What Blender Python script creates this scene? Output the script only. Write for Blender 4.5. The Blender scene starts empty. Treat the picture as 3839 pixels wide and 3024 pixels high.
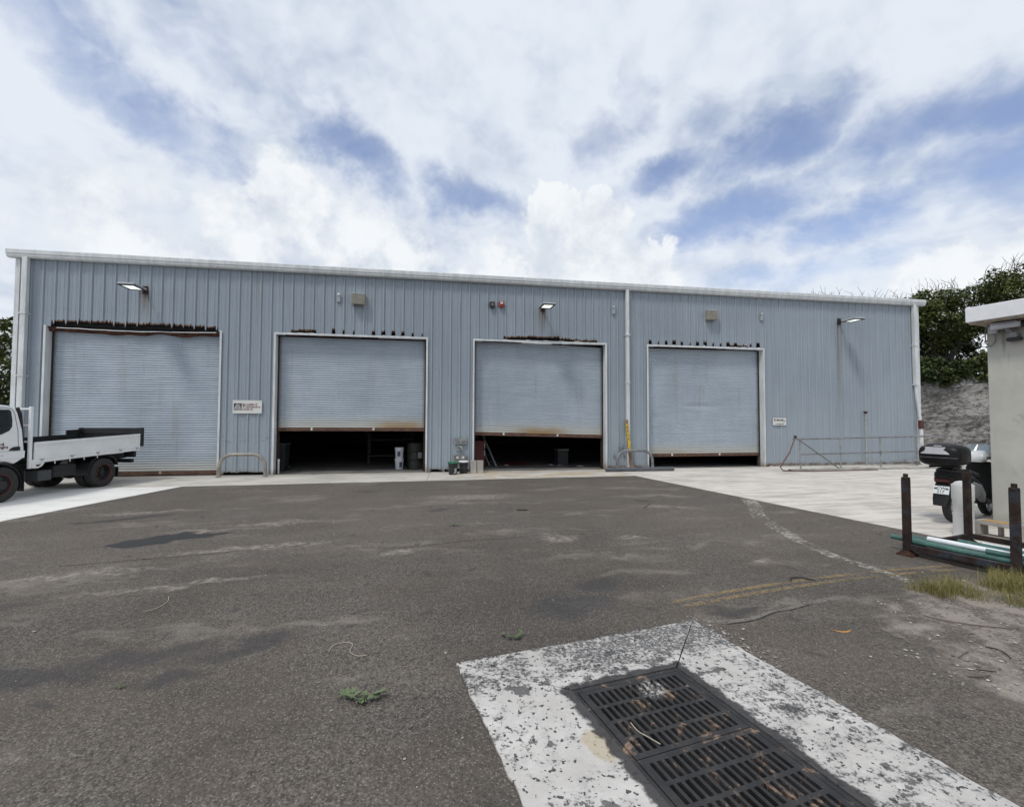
import bpy, bmesh, math, random
from mathutils import Vector, Matrix, noise as mnoise
random.seed(7)
sc = bpy.context.scene
C = sc.collection
R = math.radians
# ------------------------------------------------------------------ camera
cam_d = bpy.data.cameras.new('camera'); cam = bpy.data.objects.new('camera', cam_d); C.objects.link(cam)
cam_d.sensor_fit = 'HORIZONTAL'; cam_d.sensor_width = 36.0; cam_d.lens = 1750.0 / 3839.0 * 36.0
cam_d.clip_start = 0.05; cam_d.clip_end = 5000
YAW, PIT, ROL, CH = 0.172762, 0.034756, 0.002952, 1.7058
fw = Vector((math.sin(YAW)*math.cos(PIT), math.cos(YAW)*math.cos(PIT), math.sin(PIT)))
rt = Vector((math.cos(YAW), -math.sin(YAW), 0)); up = rt.cross(fw)
r2 = rt*math.cos(ROL) + up*math.sin(ROL); u2 = -rt*math.sin(ROL) + up*math.cos(ROL)
M3 = Matrix((r2, u2, -fw)).transposed()
cam.matrix_world = Matrix.Translation((0, 0, CH)) @ M3.to_4x4()
sc.camera = cam
# ------------------------------------------------------------------ light, exposure
sc.view_settings.view_transform = 'Standard'; sc.view_settings.look = 'None'
sc.view_settings.gamma = 1.0; sc.view_settings.use_curve_mapping = False
sc.view_settings.exposure = 0.16
sc.render.engine = 'CYCLES'
sc.cycles.use_denoising = True
sc.cycles.max_bounces = 4; sc.cycles.diffuse_bounces = 2; sc.cycles.glossy_bounces = 2; sc.cycles.transparent_max_bounces = 8
sc.cycles.use_adaptive_sampling = True; sc.cycles.adaptive_threshold = .02; sc.cycles.adaptive_min_samples = 16
SUN_EL, SUN_AZ = R(58), R(228)     # azimuth clockwise from +Y: behind the camera, a little to the left
sun_dir = Vector((math.sin(SUN_AZ)*math.cos(SUN_EL), math.cos(SUN_AZ)*math.cos(SUN_EL), math.sin(SUN_EL)))
sl = bpy.data.lights.new('sun', 'SUN'); sl.energy = 1.5; sl.angle = R(10); sl.color = (1.0, 0.965, 0.91)
so = bpy.data.objects.new('sun', sl); C.objects.link(so); so.location = (0, -20, 40)
so.rotation_euler = sun_dir.to_track_quat('Z', 'Y').to_euler()

# ------------------------------------------------------------------ node expression helper
class V:
    def __init__(s, t, sock): s.t = t; s.s = sock
    def _m(s, op, o=None, o2=None, rev=False):
        n = s.t.nodes.new('ShaderNodeMath'); n.operation = op
        args = [s, o, o2] if not rev else [o, s, o2]
        for i, a in enumerate(args):
            if a is None: continue
            if isinstance(a, V): s.t.links.new(a.s, n.inputs[i])
            else: n.inputs[i].default_value = a
        return V(s.t, n.outputs[0])
    def __add__(s, o): return s._m('ADD', o)
    __radd__ = __add__
    def __sub__(s, o): return s._m('SUBTRACT', o)
    def __rsub__(s, o): return s._m('SUBTRACT', o, rev=True)
    def __mul__(s, o): return s._m('MULTIPLY', o)
    __rmul__ = __mul__
    def __truediv__(s, o): return s._m('DIVIDE', o)
    def mx(s, o): return s._m('MAXIMUM', o)
    def mn(s, o): return s._m('MINIMUM', o)
    def pw(s, o): return s._m('POWER', o)
    def ab(s): return s._m('ABSOLUTE')
    def frac(s): return s._m('FRACT')
class T:
    """material or world node tree with short-hands"""
    def __init__(s, tree): s.t = tree
    def new(s, ty, **kw):
        n = s.t.nodes.new(ty)
        for k, v in kw.items(): setattr(n, k, v)
        return n
    def put(s, sock, v):
        if isinstance(v, V): s.t.links.new(v.s, sock)
        elif v is not None:
            if sock.type == 'RGBA' and len(v) == 3: v = (*v, 1)
            sock.default_value = v
    def pos(s): return V(s.t, s.new('ShaderNodeNewGeometry').outputs['Position'])
    def obj(s): return V(s.t, s.new('ShaderNodeTexCoord').outputs['Object'])
    def island(s): return V(s.t, s.new('ShaderNodeNewGeometry').outputs['Random Per Island'])
    def orand(s): return V(s.t, s.new('ShaderNodeObjectInfo').outputs['Random'])
    def xyz(s, v):
        n = s.new('ShaderNodeSeparateXYZ'); s.put(n.inputs[0], v); return [V(s.t, o) for o in n.outputs]
    def comb(s, x, y, z=0.0):
        n = s.new('ShaderNodeCombineXYZ')
        for i, a in enumerate((x, y, z)): s.put(n.inputs[i], a)
        return V(s.t, n.outputs[0])
    def mapping(s, v, loc=(0,0,0), rot=(0,0,0), sca=(1,1,1), ty='POINT'):
        n = s.new('ShaderNodeMapping', vector_type=ty); s.put(n.inputs[0], v)
        n.inputs['Location'].default_value = loc; n.inputs['Rotation'].default_value = rot; n.inputs['Scale'].default_value = sca
        return V(s.t, n.outputs[0])
    def noise(s, v, scale, det=3, rough=.5, dist=0., col=False, dim='3D'):
        n = s.new('ShaderNodeTexNoise', noise_dimensions=dim); s.put(n.inputs['Vector'], v)
        n.inputs['Scale'].default_value = scale; n.inputs['Detail'].default_value = det
        n.inputs['Roughness'].default_value = rough; n.inputs['Distortion'].default_value = dist
        return V(s.t, n.outputs['Color' if col else 'Fac'])
    def voro(s, v, scale, out='Distance', feat='F1', rnd=1.):
        n = s.new('ShaderNodeTexVoronoi', feature=feat, voronoi_dimensions='2D'); s.put(n.inputs['Vector'], v)
        n.inputs['Scale'].default_value = scale; n.inputs['Randomness'].default_value = rnd
        return V(s.t, n.outputs[out]) if out != 'both' else (V(s.t, n.outputs['Color']), V(s.t, n.outputs['Distance']))
    def ss(s, v, a, b, lo=0., hi=1., lin=False):
        n = s.new('ShaderNodeMapRange', interpolation_type='LINEAR' if lin else 'SMOOTHSTEP'); s.put(n.inputs[0], v)
        for i, q in enumerate((a, b, lo, hi)): s.put(n.inputs[i+1], q)
        return V(s.t, n.outputs[0])
    def mix(s, f, a, b, mode='MIX'):
        n = s.new('ShaderNodeMix', data_type='RGBA', blend_type=mode)
        s.put(n.inputs[0], f); s.put(n.inputs[6], a); s.put(n.inputs[7], b)
        return V(s.t, n.outputs[2])
    def vop(s, op, a, b=None, out=0, sc=None):
        n = s.new('ShaderNodeVectorMath', operation=op); s.put(n.inputs[0], a)
        if b is not None: s.put(n.inputs[1], b)
        if sc is not None: s.put(n.inputs['Scale'], sc)
        return V(s.t, n.outputs[out])
    def leng(s, v): return s.vop('LENGTH', v, out=1)
    def bump(s, h, st=.3, dist=.01, nrm=None):
        n = s.new('ShaderNodeBump'); s.put(n.inputs['Strength'], st); n.inputs['Distance'].default_value = dist
        s.put(n.inputs['Height'], h)
        if nrm is not None: s.t.links.new(nrm.s, n.inputs['Normal'])
        return V(s.t, n.outputs[0])
    def blob(s, p, x, y, rx, ry, ang=0., soft=.35):
        """1 inside an ellipse on the ground, fading at its rim"""
        q = s.mapping(p, (x, y, 0), (0, 0, R(ang)), (rx, ry, 1000), 'TEXTURE')
        return s.ss(s.leng(q), 1., 1.-soft)
def mat(name, fn=None, col=(.5,.5,.5), rough=.6, metal=0., spec=.5):
    m = bpy.data.materials.new(name); m.use_nodes = True
    t = T(m.node_tree); b = m.node_tree.nodes['Principled BSDF']
    b.inputs['Base Color'].default_value = (*col, 1); b.inputs['Roughness'].default_value = rough
    b.inputs['Metallic'].default_value = metal; b.inputs['Specular IOR Level'].default_value = spec
    m.diffuse_color = (*col, 1)
    if fn:
        r = fn(t) or {}
        for k, v in r.items():
            if k == 'Mask':                              # worn paint: holes show what lies under
                out = m.node_tree.nodes['Material Output']
                tr = t.new('ShaderNodeBsdfTransparent'); mx = t.new('ShaderNodeMixShader')
                t.put(mx.inputs[0], v); m.node_tree.links.new(tr.outputs[0], mx.inputs[1])
                m.node_tree.links.new(b.outputs[0], mx.inputs[2]); m.node_tree.links.new(mx.outputs[0], out.inputs[0])
            else: t.put(b.inputs[k], v)
    return m
def plain(name, col, rough=.6, metal=0., var=.12, scale=6., bump=0., spec=.5):
    """paint with a little unevenness in colour and gloss"""
    def f(t):
        p = t.obj(); n = t.noise(p, scale, 5, .6); fine = t.noise(p, scale*9, 3, .6)
        d = tuple(c*(1-var*1.6) for c in col); l = tuple(min(1, c*(1+var)) for c in col)
        r = {'Base Color': t.mix(t.ss(n*.7+fine*.3, .3, .7), d, l), 'Roughness': t.ss(n, .3, .7, max(.05, rough-.1), min(1, rough+.1))}
        if bump: r['Normal'] = t.bump(fine, bump, .004)
        return r
    return mat(name, f, col, rough, metal, spec)

# ------------------------------------------------------------------ world: blue sky with broken cloud
w = bpy.data.worlds.new('World'); sc.world = w; w.use_nodes = True
w.cycles.sampling_method = 'NONE'
def sky():
    t = T(w.node_tree); w.node_tree.nodes.clear()
    L = w.node_tree.links
    out = t.new('ShaderNodeOutputWorld')
    st = t.new('ShaderNodeTexSky', sky_type='NISHITA'); st.sun_disc = False
    st.sun_elevation = SUN_EL; st.sun_rotation = SUN_AZ; st.altitude = 10; st.air_density = 1.0; st.dust_density = .3; st.ozone_density = 2.2
    bg1 = t.new('ShaderNodeBackground'); skc = t.mix(1., V(w.node_tree, st.outputs[0]), (1.22, 1.03, 1.0), 'MULTIPLY'); L.new(skc.s, bg1.inputs[0]); bg1.inputs[1].default_value = .15
    d = V(w.node_tree, t.new('ShaderNodeTexCoord').outputs['Generated'])
    x, y, z = t.xyz(d)
    zz = z.mx(0.) + .13
    p = t.comb(x/zz, y/zz, 0.)
    wv = t.vop('SCALE', t.noise(d, 3.2, 1, .6, col=True), sc=.30)
    p2 = t.vop('ADD', p, wv)
    n1 = t.noise(p2, .95, 6, .60, .25)
    n2 = t.noise(t.mapping(p2, (3.1, 1.7, 0), (0, 0, R(28)), (1.9, 1.1, 1)), 1.0, 5, .62)
    n3 = t.noise(d, 9.0, 3, .6)
    dens = n1*.55 + n2*.30 + n3*.15
    # openings in the cloud: azimuth and elevation (degrees) on the sky, half-width, half-height, tilt, depth
    az = V(w.node_tree, t.new('ShaderNodeMath', operation='ARCTAN2').outputs[0])
    L.new(x.s, az.s.node.inputs[0]); L.new(y.s, az.s.node.inputs[1])
    el = z._m('ARCSINE')
    wp = t.vop('SCALE', t.vop('SUBTRACT', t.noise(d, 7., 5, .62, col=True), (.5, .5, .5)), sc=.20)
    ae = t.vop('ADD', t.comb(az, el, 0.), t.vop('MULTIPLY', wp, (1., .7, 0.)))
    holes = [(-31,28.6,11,2.8,-19,.46),(-37,33,7,2.6,-25,.34),(-25,34,7,2.2,-32,.22),(-9.5,29.2,6.5,2.6,-24,.50),(20,30.4,4.5,2.4,8,.40),(24.3,35,2.2,4.6,-10,.30),(27.3,26.6,6,2.0,14,.46),
             (34.5,21.8,8.5,2.4,14,.42),(46.2,19.4,5,1.8,-8,.38),(40.5,28.2,7,2.0,14,.38),(53.5,25.4,8.5,2.6,-4,.40),(57.5,20.5,5,3.4,0,.34),(43.5,15.6,8.5,2.0,4,.34),(4,26.2,6,2.0,-12,.36),(31,30,5,2,30,.2)]
    acc = None
    for a_, e_, rx, ry, ro, am in holes:
        q = t.mapping(ae, (R(a_), R(e_), 0), (0, 0, R(ro)), (R(rx), R(ry), 1000), 'TEXTURE')
        g = t.ss(t.leng(q), 2.0, .2, 0., am*.98)
        acc = g if acc is None else acc.mx(g)
    wisp = t.noise(t.vop('ADD', p2, t.vop('SCALE', t.noise(d, 11., 2, .6, col=True), sc=.35)), 1.5, 5, .64)
    cov = t.ss(dens*.66 + wisp*.34 - acc*.62, .17, .46, .07, 1.)
    dn = t.noise(d, 17., 4, .62); dn2 = t.noise(d, 6.5, 2, .55)
    cum = None
    def ae_dir(a_, e_): return (math.sin(R(a_))*math.cos(R(e_)), math.cos(R(a_))*math.cos(R(e_)), math.sin(R(e_)))
    for hx, hy, hz, sg, so_ in [(*ae_dir(15.2,23.4),.072,.26),(*ae_dir(20.8,23.0),.064,.26),(*ae_dir(17.5,19.0),.125,.35),(*ae_dir(24.5,17),.10,.5),(-.261,.885,.385,.10,.7),(-.33,.90,.30,.15,1.1),(-.47,.85,.24,.20,1.3),(-.12,.94,.28,.17,1.0),(.81,.56,.17,.13,.5),(.56,.80,.16,.10,.8),(.15,.95,.22,.17,.8)]:
        k = t.vop('DOT_PRODUCT', d, Vector((hx, hy, hz)).normalized()[:], out=1)
        q = (k - math.cos(sg))/(1-math.cos(sg))
        e = q + (dn-.5)*1.9 + (dn2-.5)*1.1
        m = t.ss(e, .05, so_)
        cum = (m,) if cum is None else (cum[0].mx(m),)
    low = t.ss(z, .02, .26, 1., 0.)                       # cloud closes up towards the horizon
    cov = cov.mx(cum[0]*.97).mx(low*.75)
    lit = t.ss(n1*.35 + n3*.25 + wisp*.4, .34, .56)
    shade = t.mix(lit, (.42, .49, .61), (.715, .765, .835))
    shade = t.mix(cum[0]*t.ss(dn*.45+dn2*.55, .33, .55), t.mix(cum[0]*.8, shade, (.60,.65,.715)), (.83, .855, .875))
    bg2 = t.new('ShaderNodeBackground'); L.new(shade.s, bg2.inputs[0]); bg2.inputs[1].default_value = 1.0
    mx = t.new('ShaderNodeMixShader'); t.put(mx.inputs[0], cov*.97)
    L.new(bg1.outputs[0], mx.inputs[1]); L.new(bg2.outputs[0], mx.inputs[2]); L.new(mx.outputs[0], out.inputs[0])
sky()

# ------------------------------------------------------------------ mesh helper
class MB:
    def __init__(s): s.v = []; s.f = []
    def add(s, vs, fs):
        o = len(s.v); s.v += [tuple(q) for q in vs]; s.f += [tuple(i+o for i in f) for f in fs]; return s
    def box(s, x0, x1, y0, y1, z0, z1, M=None):
        vs = [Vector(q) for q in ((x0,y0,z0),(x1,y0,z0),(x1,y1,z0),(x0,y1,z0),(x0,y0,z1),(x1,y0,z1),(x1,y1,z1),(x0,y1,z1))]
        if M is not None: vs = [M @ q for q in vs]
        return s.add(vs, [(3,2,1,0),(4,5,6,7),(0,1,5,4),(1,2,6,5),(2,3,7,6),(3,0,4,7)])
    def tube(s, pts, r, n=8, cap=True):
        pts = [Vector(q) for q in pts]; rr = r if hasattr(r, '__len__') else [r]*len(pts)
        o = len(s.v); prev = None
        for i, q in enumerate(pts):
            a = pts[max(i-1, 0)]; b = pts[min(i+1, len(pts)-1)]; d = (b-a).normalized()
            if prev is None:
                e = d.cross(Vector((0,0,1)))
                if e.length < .05: e = d.cross(Vector((0,1,0)))
                e.normalize()
            else: e = (prev - d*prev.dot(d)).normalized()
            prev = e; g = d.cross(e)
            for k in range(n):
                th = 2*math.pi*k/n; s.v.append(tuple(q + (e*math.cos(th)+g*math.sin(th))*rr[i]))
        for i in range(len(pts)-1):
            for k in range(n):
                a = o+i*n+k; b = o+i*n+(k+1) % n; s.f.append((a, b, b+n, a+n))
        if cap:
            s.f.append(tuple(o+k for k in range(n))[::-1]); s.f.append(tuple(o+(len(pts)-1)*n+k for k in range(n)))
        return s
    def lathe(s, prof, n=24, M=None, close=False):
        """prof: (radius, height) pairs, turned about local Z"""
        o = len(s.v); m = len(prof)
        for k in range(n):
            th = 2*math.pi*k/n
            for r, z in prof:
                q = Vector((r*math.cos(th), r*math.sin(th), z)); s.v.append(tuple(M @ q if M is not None else q))
        for k in range(n):
            for i in range(m if close else m-1):
                j = (i+1) % m; k2 = (k+1) % n
                s.f.append((o+k*m+i, o+k2*m+i, o+k2*m+j, o+k*m+j))
        return s
    def prism(s, poly, h0, h1, M=None):
        """poly in local XY, extruded along local Z"""
        n = len(poly)
        vs = [Vector((a, b, h0)) for a, b in poly] + [Vector((a, b, h1)) for a, b in poly]
        if M is not None: vs = [M @ q for q in vs]
        return s.add(vs, [tuple(range(n))[::-1], tuple(range(n, 2*n))] + [(i, (i+1) % n, n+(i+1) % n, n+i) for i in range(n)])
    def grid(s, fn, nu, nv):
        o = len(s.v)
        for j in range(nv+1):
            for i in range(nu+1): s.v.append(tuple(fn(i/nu, j/nv)))
        for j in range(nv):
            for i in range(nu):
                a = o+j*(nu+1)+i; s.f.append((a, a+1, a+nu+2, a+nu+1))
        return s
    def loft(s, secs, n=20, e=2.6):
        """secs: (centre, half_a, half_b, axis_a, axis_b) super-ellipse rings"""
        o = len(s.v)
        for c, ha, hb, aa, ab in secs:
            c = Vector(c); aa = Vector(aa); ab = Vector(ab)
            for k in range(n):
                th = 2*math.pi*k/n; cs, sn = math.cos(th), math.sin(th)
                s.v.append(tuple(c + aa*ha*math.copysign(abs(cs)**(2/e), cs) + ab*hb*math.copysign(abs(sn)**(2/e), sn)))
        for i in range(len(secs)-1):
            for k in range(n):
                a = o+i*n+k; b = o+i*n+(k+1) % n; s.f.append((a, b, b+n, a+n))
        s.f.append(tuple(o+k for k in range(n))[::-1]); s.f.append(tuple(o+(len(secs)-1)*n+k for k in range(n)))
        return s
    def build(s, name, m, parent=None, smooth=False, bevel=0., loc=None, rz=0.):
        me = bpy.data.meshes.new(name); me.from_pydata(s.v, [], s.f)
        bm = bmesh.new(); bm.from_mesh(me); bmesh.ops.recalc_face_normals(bm, faces=bm.faces); bm.to_mesh(me); bm.free()
        if smooth:
            me.polygons.foreach_set('use_smooth', [True]*len(me.polygons))
            try: me.set_sharp_from_angle(angle=R(smooth if smooth > 1 else 40))
            except Exception: pass
        if m: me.materials.append(m)
        return put(name, me, parent, loc, rz, bevel)
def put(name, me, parent=None, loc=None, rz=0., bevel=0.):
    o = bpy.data.objects.new(name, me); C.objects.link(o)
    if parent: o.parent = parent
    if loc is not None: o.location = loc
    if rz: o.rotation_euler.z = rz
    if bevel:
        b = o.modifiers.new('bevel', 'BEVEL'); b.width = bevel; b.segments = 2; b.limit_method = 'ANGLE'; b.angle_limit = R(40)
    return o
def thing(name, label, cat, loc=(0,0,0), rz=0., group=None):
    o = bpy.data.objects.new(name, None); C.objects.link(o); o.location = loc; o.rotation_euler.z = rz; o.empty_display_size = .2
    return tag(o, label, cat, group)
def tag(o, label, cat, group=None):
    o['label'] = label; o['category'] = cat
    if group: o['group'] = group
    return o
def kind(o, k, label=None):
    o['kind'] = k
    if label: o['label'] = label
    return o
def copy_tree(o, parent=None):
    c = o.copy(); C.objects.link(c); c.parent = parent
    for ch in list(o.children): copy_tree(ch, c)
    return c
def text(body, size, m, parent, M, name='lettering', bold=0., align='LEFT'):
    cu = bpy.data.curves.new(name, 'FONT'); cu.body = body; cu.size = size; cu.extrude = .0008; cu.offset = bold; cu.align_x = align
    ob = bpy.data.objects.new(name, cu); C.objects.link(ob)
    dg = bpy.context.evaluated_depsgraph_get(); me = bpy.data.meshes.new_from_object(ob.evaluated_get(dg))
    bpy.data.objects.remove(ob); bpy.data.curves.remove(cu)
    me.name = name; me.transform(M); me.materials.clear(); me.materials.append(m)
    return put(name, me, parent)
def nz(x, y=0., z=0.): return mnoise.noise(Vector((x, y, z)))
AX = Vector((1,0,0)); AY = Vector((0,1,0)); AZ = Vector((0,0,1))
def Mframe(o, x, y, z): 
    m = Matrix((x, y, z)).transposed().to_4x4(); m.translation = o; return m

# ------------------------------------------------------------------ ground
STL = Vector((.19, 3.33)); SV = Vector((.984, .179)); SW = Vector((.179, -.984))
def slp(a, b): q = STL + SV*a + SW*b; return (q.x, q.y)
def f_asphalt(t):
    P = t.pos(); x, y, z = t.xyz(P); P2 = t.comb(x, y, 0.)
    wa = t.vop('SUBTRACT', t.noise(P2, 1.7, 2, .6, col=True, dim='2D'), (.5,.5,.5))
    Pw = t.vop('ADD', P2, t.vop('SCALE', wa, sc=.55))
    big = t.noise(P2, .28, 2, .6, dim='2D'); med = t.noise(t.mapping(P2, rot=(0,0,R(12)), sca=(.7,1.6,1)), 1.1, 4, .62); fine = t.noise(P2, 55., 2, .7, dim='2D')
    cell, dist = t.voro(P2, 85., 'both'); cr, cg, cb = t.xyz(cell)
    base = t.mix(t.ss(big*.45+med*.55, .33, .68), (.064,.053,.043), (.120,.098,.079))
    f2 = t.noise(P2, 21., 3, .7, dim='2D')
    worn_ = t.ss(t.noise(P2, .75, 3, .6, dim='2D'), .36, .62)
    base = t.mix(t.ss(t.noise(t.mapping(P2, rot=(0,0,R(10)), sca=(.6,1.4,1)), .45, 3, .6, dim='2D'), .56, .60)*.28, base, (.052,.049,.047))
    base = t.mix(t.ss(y, 4.5, 8.)*.30, base, (.160,.130,.105))
    base = t.mix(t.ss(fine*.6+f2*.4, .34, .66), t.mix(t.ss(worn_, 0., 1., .26, .58, lin=True), base, (.022,.021,.021)), t.mix(t.ss(worn_, 0., 1., .12, .34, lin=True), base, (.28,.25,.215)))
    stone = t.ss(cr, .60, .95)*t.ss(dist, .60, .30)
    base = t.mix(stone*.42, base, t.mix(cb, (.22,.20,.18), (.42,.39,.345)))
    pit = t.ss(cg, .70, .92)*t.ss(dist, .65, .25)
    base = t.mix(pit*.55, base, (.022,.021,.021))
    # pale dust drifts and scuffs
    dust = t.ss(t.noise(t.mapping(Pw, rot=(0,0,R(-14)), sca=(.5,1.7,1)), .8, 4, .68), .52, .72)
    dz = None
    for b in [(-3.9,5.85,1.5,.16,12),(-2.3,6.75,1.5,.20,9),(-2.5,5.35,1.3,.13,8),(-2.55,8.3,.75,.30,10),(-.35,6.25,.45,.25,10),(1.78,6.6,.35,.35,0),(3.2,9.42,.22,.10,10),(2.9,6.42,.4,.18,0),(3.95,5.1,.28,.10,5),(-5.0,9.6,1.2,.18,12),(-3.2,7.9,1.1,.10,6),(.9,10.4,1.6,.5,0),(4.6,8.6,.9,.22,-25)]:
        m = t.blob(Pw, *b, soft=.8); dz = m if dz is None else dz.mx(m)
    speck = t.ss(t.noise(P2, 9., 5, .75, dim='2D'), .44, .60)
    base = t.mix((dust*.36 + dz*(speck*.48+.12)), base, (.36,.32,.275))
    # oily dark stains
    ds = None
    for b in [(-2.05,3.82,.75,.20,8),(-1.35,3.86,.55,.15,22),(-2.6,3.62,.6,.18,0),(-1.7,3.5,.4,.14,0),(-4.5,4.85,1.3,.22,10),(-4.6,4.3,1.0,.2,6),(2.81,3.12,.10,.045,-55),(1.3,4.15,.7,.28,15),(2.75,3.86,.35,.10,14),(1.75,4.7,.5,.18,10),(-1.5,11.5,.5,.2,0),(-.4,11.6,.4,.16,0),(.2,9.0,.4,.12,10)]:
        m = t.blob(Pw, *b, soft=.7); ds = m if ds is None else ds.mx(m)
    dc, dd = t.voro(Pw, 1.9, 'both'); dr_, dg_, db_ = t.xyz(dc)
    ds = ds.mx(t.ss(dd, .13, .05)*t.ss(dr_, .55, .75)*.8)
    base = t.mix(ds*.58, base, (.040,.039,.042))
    # shallow wet hollow by the left of the yard
    wet = t.blob(Pw, -3.72, 7.42, .72, .30, 22, .16).mx(t.blob(Pw, -3.3, 7.62, .42, .12, 8, .2)).mx(t.blob(Pw, -5.1, 9.0, .85, .15, 26, .3)*.75)
    base = t.mix(wet*.93, base, (.024,.0245,.025))
    # dirt that spreads over the tarmac on the right
    q = t.mapping(Pw, (6.1, 2.55, 0), (0,0,R(-8)), (2.75,1.62,1000), 'TEXTURE')
    dirt = t.ss(t.leng(q) + (t.noise(P2, 2.6, 3, .65, dim='2D')-.5)*.55, 1.02, .80)
    dn = t.noise(P2, 3.4, 4, .68, dim='2D'); 
    dcol = t.mix(t.ss(dn, .34, .66), (.105,.086,.070), (.27,.235,.20))
    dcol = t.mix(t.ss(t.noise(P2, 38., 2, .7, dim='2D'), .5, .75)*.6, dcol, (.36,.325,.285))
    dcol = t.mix(t.blob(Pw, 4.05, 3.0, .18, .28, 30, .9)*.5, dcol, (.075,.062,.052))
    dirt2 = dirt*t.ss(t.noise(P2, 24., 2, .7, dim='2D')+dirt*.5, .42, .72)
    base = t.mix(dirt2, base, dcol)
    # cracks
    ck = (t.noise(P2, .42, 3, .55, dim='2D') - .5).ab()
    crack = t.ss(ck, .0022, .0006)*t.ss(big, .56, .64)*t.ss(f2, .42, .55)*.6
    base = t.mix(crack*.8, base, (.022,.021,.020))
    rough = t.ss(fine, .3, .7, .78, .95)
    rough = t.ss(wet, 0., 1., rough, .62, lin=True)
    h = t.ss(dist, .0, .65, 1., 0., lin=True)*.6 + fine*.8
    return {'Base Color': base, 'Roughness': rough, 'Normal': t.bump(h, t.ss(wet, 0., 1., .55, .15, lin=True), .006)}
m_asphalt = mat('asphalt', f_asphalt, (.1,.09,.085), .9, spec=.35)
o = MB()
B = 600
outer = [slp(-B, -B), slp(B, -B), slp(B, B), slp(-B, B)]; inner = [slp(.06, .06), slp(1.98, .06), slp(1.98, 4.1), slp(.06, 4.1)]
o.add([(*q, 0) for q in outer+inner], [(0,1,5,4),(1,2,6,5),(2,3,7,6),(3,0,4,7)])
kind(o.build('ground', m_asphalt), 'structure', 'weathered grey brown asphalt yard with stains and dust')

def f_concrete(tint, dark, streak_rot, tan=0.):
    def f(t):
        P = t.pos(); x, y, z = t.xyz(P); P2 = t.comb(x, y, 0.)
        n = t.noise(P2, .9, 6, .65); s = t.noise(t.mapping(P2, rot=(0,0,R(streak_rot)), sca=(.55,4.,1)), 1.3, 6, .72); fine = t.noise(P2, 40., 4, .7)
        b = t.mix(t.ss(n*.35+s*.65, .40, .57), tuple(c*.86 for c in dark), tint)
        b = t.mix(t.ss(s, .57, .70)*.55, b, tuple(c*.50 for c in tint))
        b = t.mix(t.ss(fine, .35, .75)*.25, b, tuple(min(1, c*1.25) for c in tint))
        if tan:
            k = t.ss(t.noise(P2, 1.3, 5, .65), .42, .62)*t.ss(x, -.5, 1.8)*t.ss(x, 7.2, 5.5)*t.ss(y, 13.2, 13.7)
            b = t.mix(k*tan, b, (.46,.36,.22))
            b = t.mix(t.ss(y, 14.5, 15.3)*t.ss(n, .4, .6)*.5, b, (.20,.185,.16))
        spot = t.ss(t.noise(t.mapping(P2, rot=(0,0,R(streak_rot)), sca=(.5,2.2,1)), 3.2, 5, .68), .62, .70)
        b = t.mix(spot*.45, b, (.16,.15,.14))
        return {'Base Color': b, 'Roughness': t.ss(n, .3, .7, .72, .9), 'Normal': t.bump(s*.6+fine*.5, .35, .004)}
    return f
m_conc_l = mat('concrete_pale', f_concrete((.80,.785,.75), (.76,.74,.705), 8), (.6,.58,.55), .8, spec=.3)
m_conc = mat('concrete_strip', f_concrete((.60,.565,.51), (.44,.415,.37), 2, .75), (.5,.48,.45), .8, spec=.3)
m_conc_r = mat('concrete_right', f_concrete((.68,.635,.575), (.50,.465,.42), -6), (.52,.5,.46), .8, spec=.3)
def shrink(poly, d=.006):
    c = Vector((sum(p[0] for p in poly)/len(poly), sum(p[1] for p in poly)/len(poly)))
    r = []
    for p in poly:
        v = Vector(p)-c; r.append(tuple(c + v*(1-d/max(v.length, .1))))
    return r
apron = bpy.data.objects.new('concrete_apron', None); C.objects.link(apron); kind(apron, 'structure', 'pale concrete apron in front of the roller doors')
WY = 15.3568
for poly, m in [([(-30,5.8),(-7.69,5.8),(-6.98,9.1),(-6.14,13.04),(-30,12.9)], m_conc_l),
                ([(-30,12.9),(-12,12.97),(-12,15.37),(-30,15.37)], m_conc), ([(-12,12.97),(-6.14,13.04),(-6.1,15.37),(-12,15.37)], m_conc),
                ([(-6.14,13.04),(-3.1,13.15),(-.1,13.25),(0,15.37),(-6.1,15.37)], m_conc), ([(-.1,13.25),(3.1,13.4),(6.19,13.5),(6.19,15.37),(0,15.37)], m_conc),
                ([(6.19,13.5),(6.83,9.28),(12.64,10.13),(12.3,15.37),(6.19,15.37)], m_conc_r), ([(12.64,10.13),(24,11.8),(24,21),(19.2,21),(19.2,15.37),(12.3,15.37)], m_conc_r),
                ([(6.83,9.28),(7.29,6.29),(7.75,3.3),(13.5,4.2),(12.64,10.13)], m_conc_r), ([(12.64,10.13),(13.5,4.2),(24,5.5),(24,11.8)], m_conc_r)]:
    # slightly wavering broken edge where it meets the tarmac
    pl = []
    for i, a in enumerate(poly):
        b = poly[(i+1) % len(poly)]; L = (Vector(b)-Vector(a)).length; k = max(1, int(min(L, 14)/.35))
        for j in range(k):
            q = Vector(a).lerp(Vector(b), j/k); e = .018 if 0 < j else 0
            pl.append((q.x + e*nz(q.x*3, q.y*3, 1), q.y + e*nz(q.x*3, q.y*3, 5)))
    MB().prism(shrink(pl), -.08, .007).build('concrete_slab', m, apron)

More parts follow.
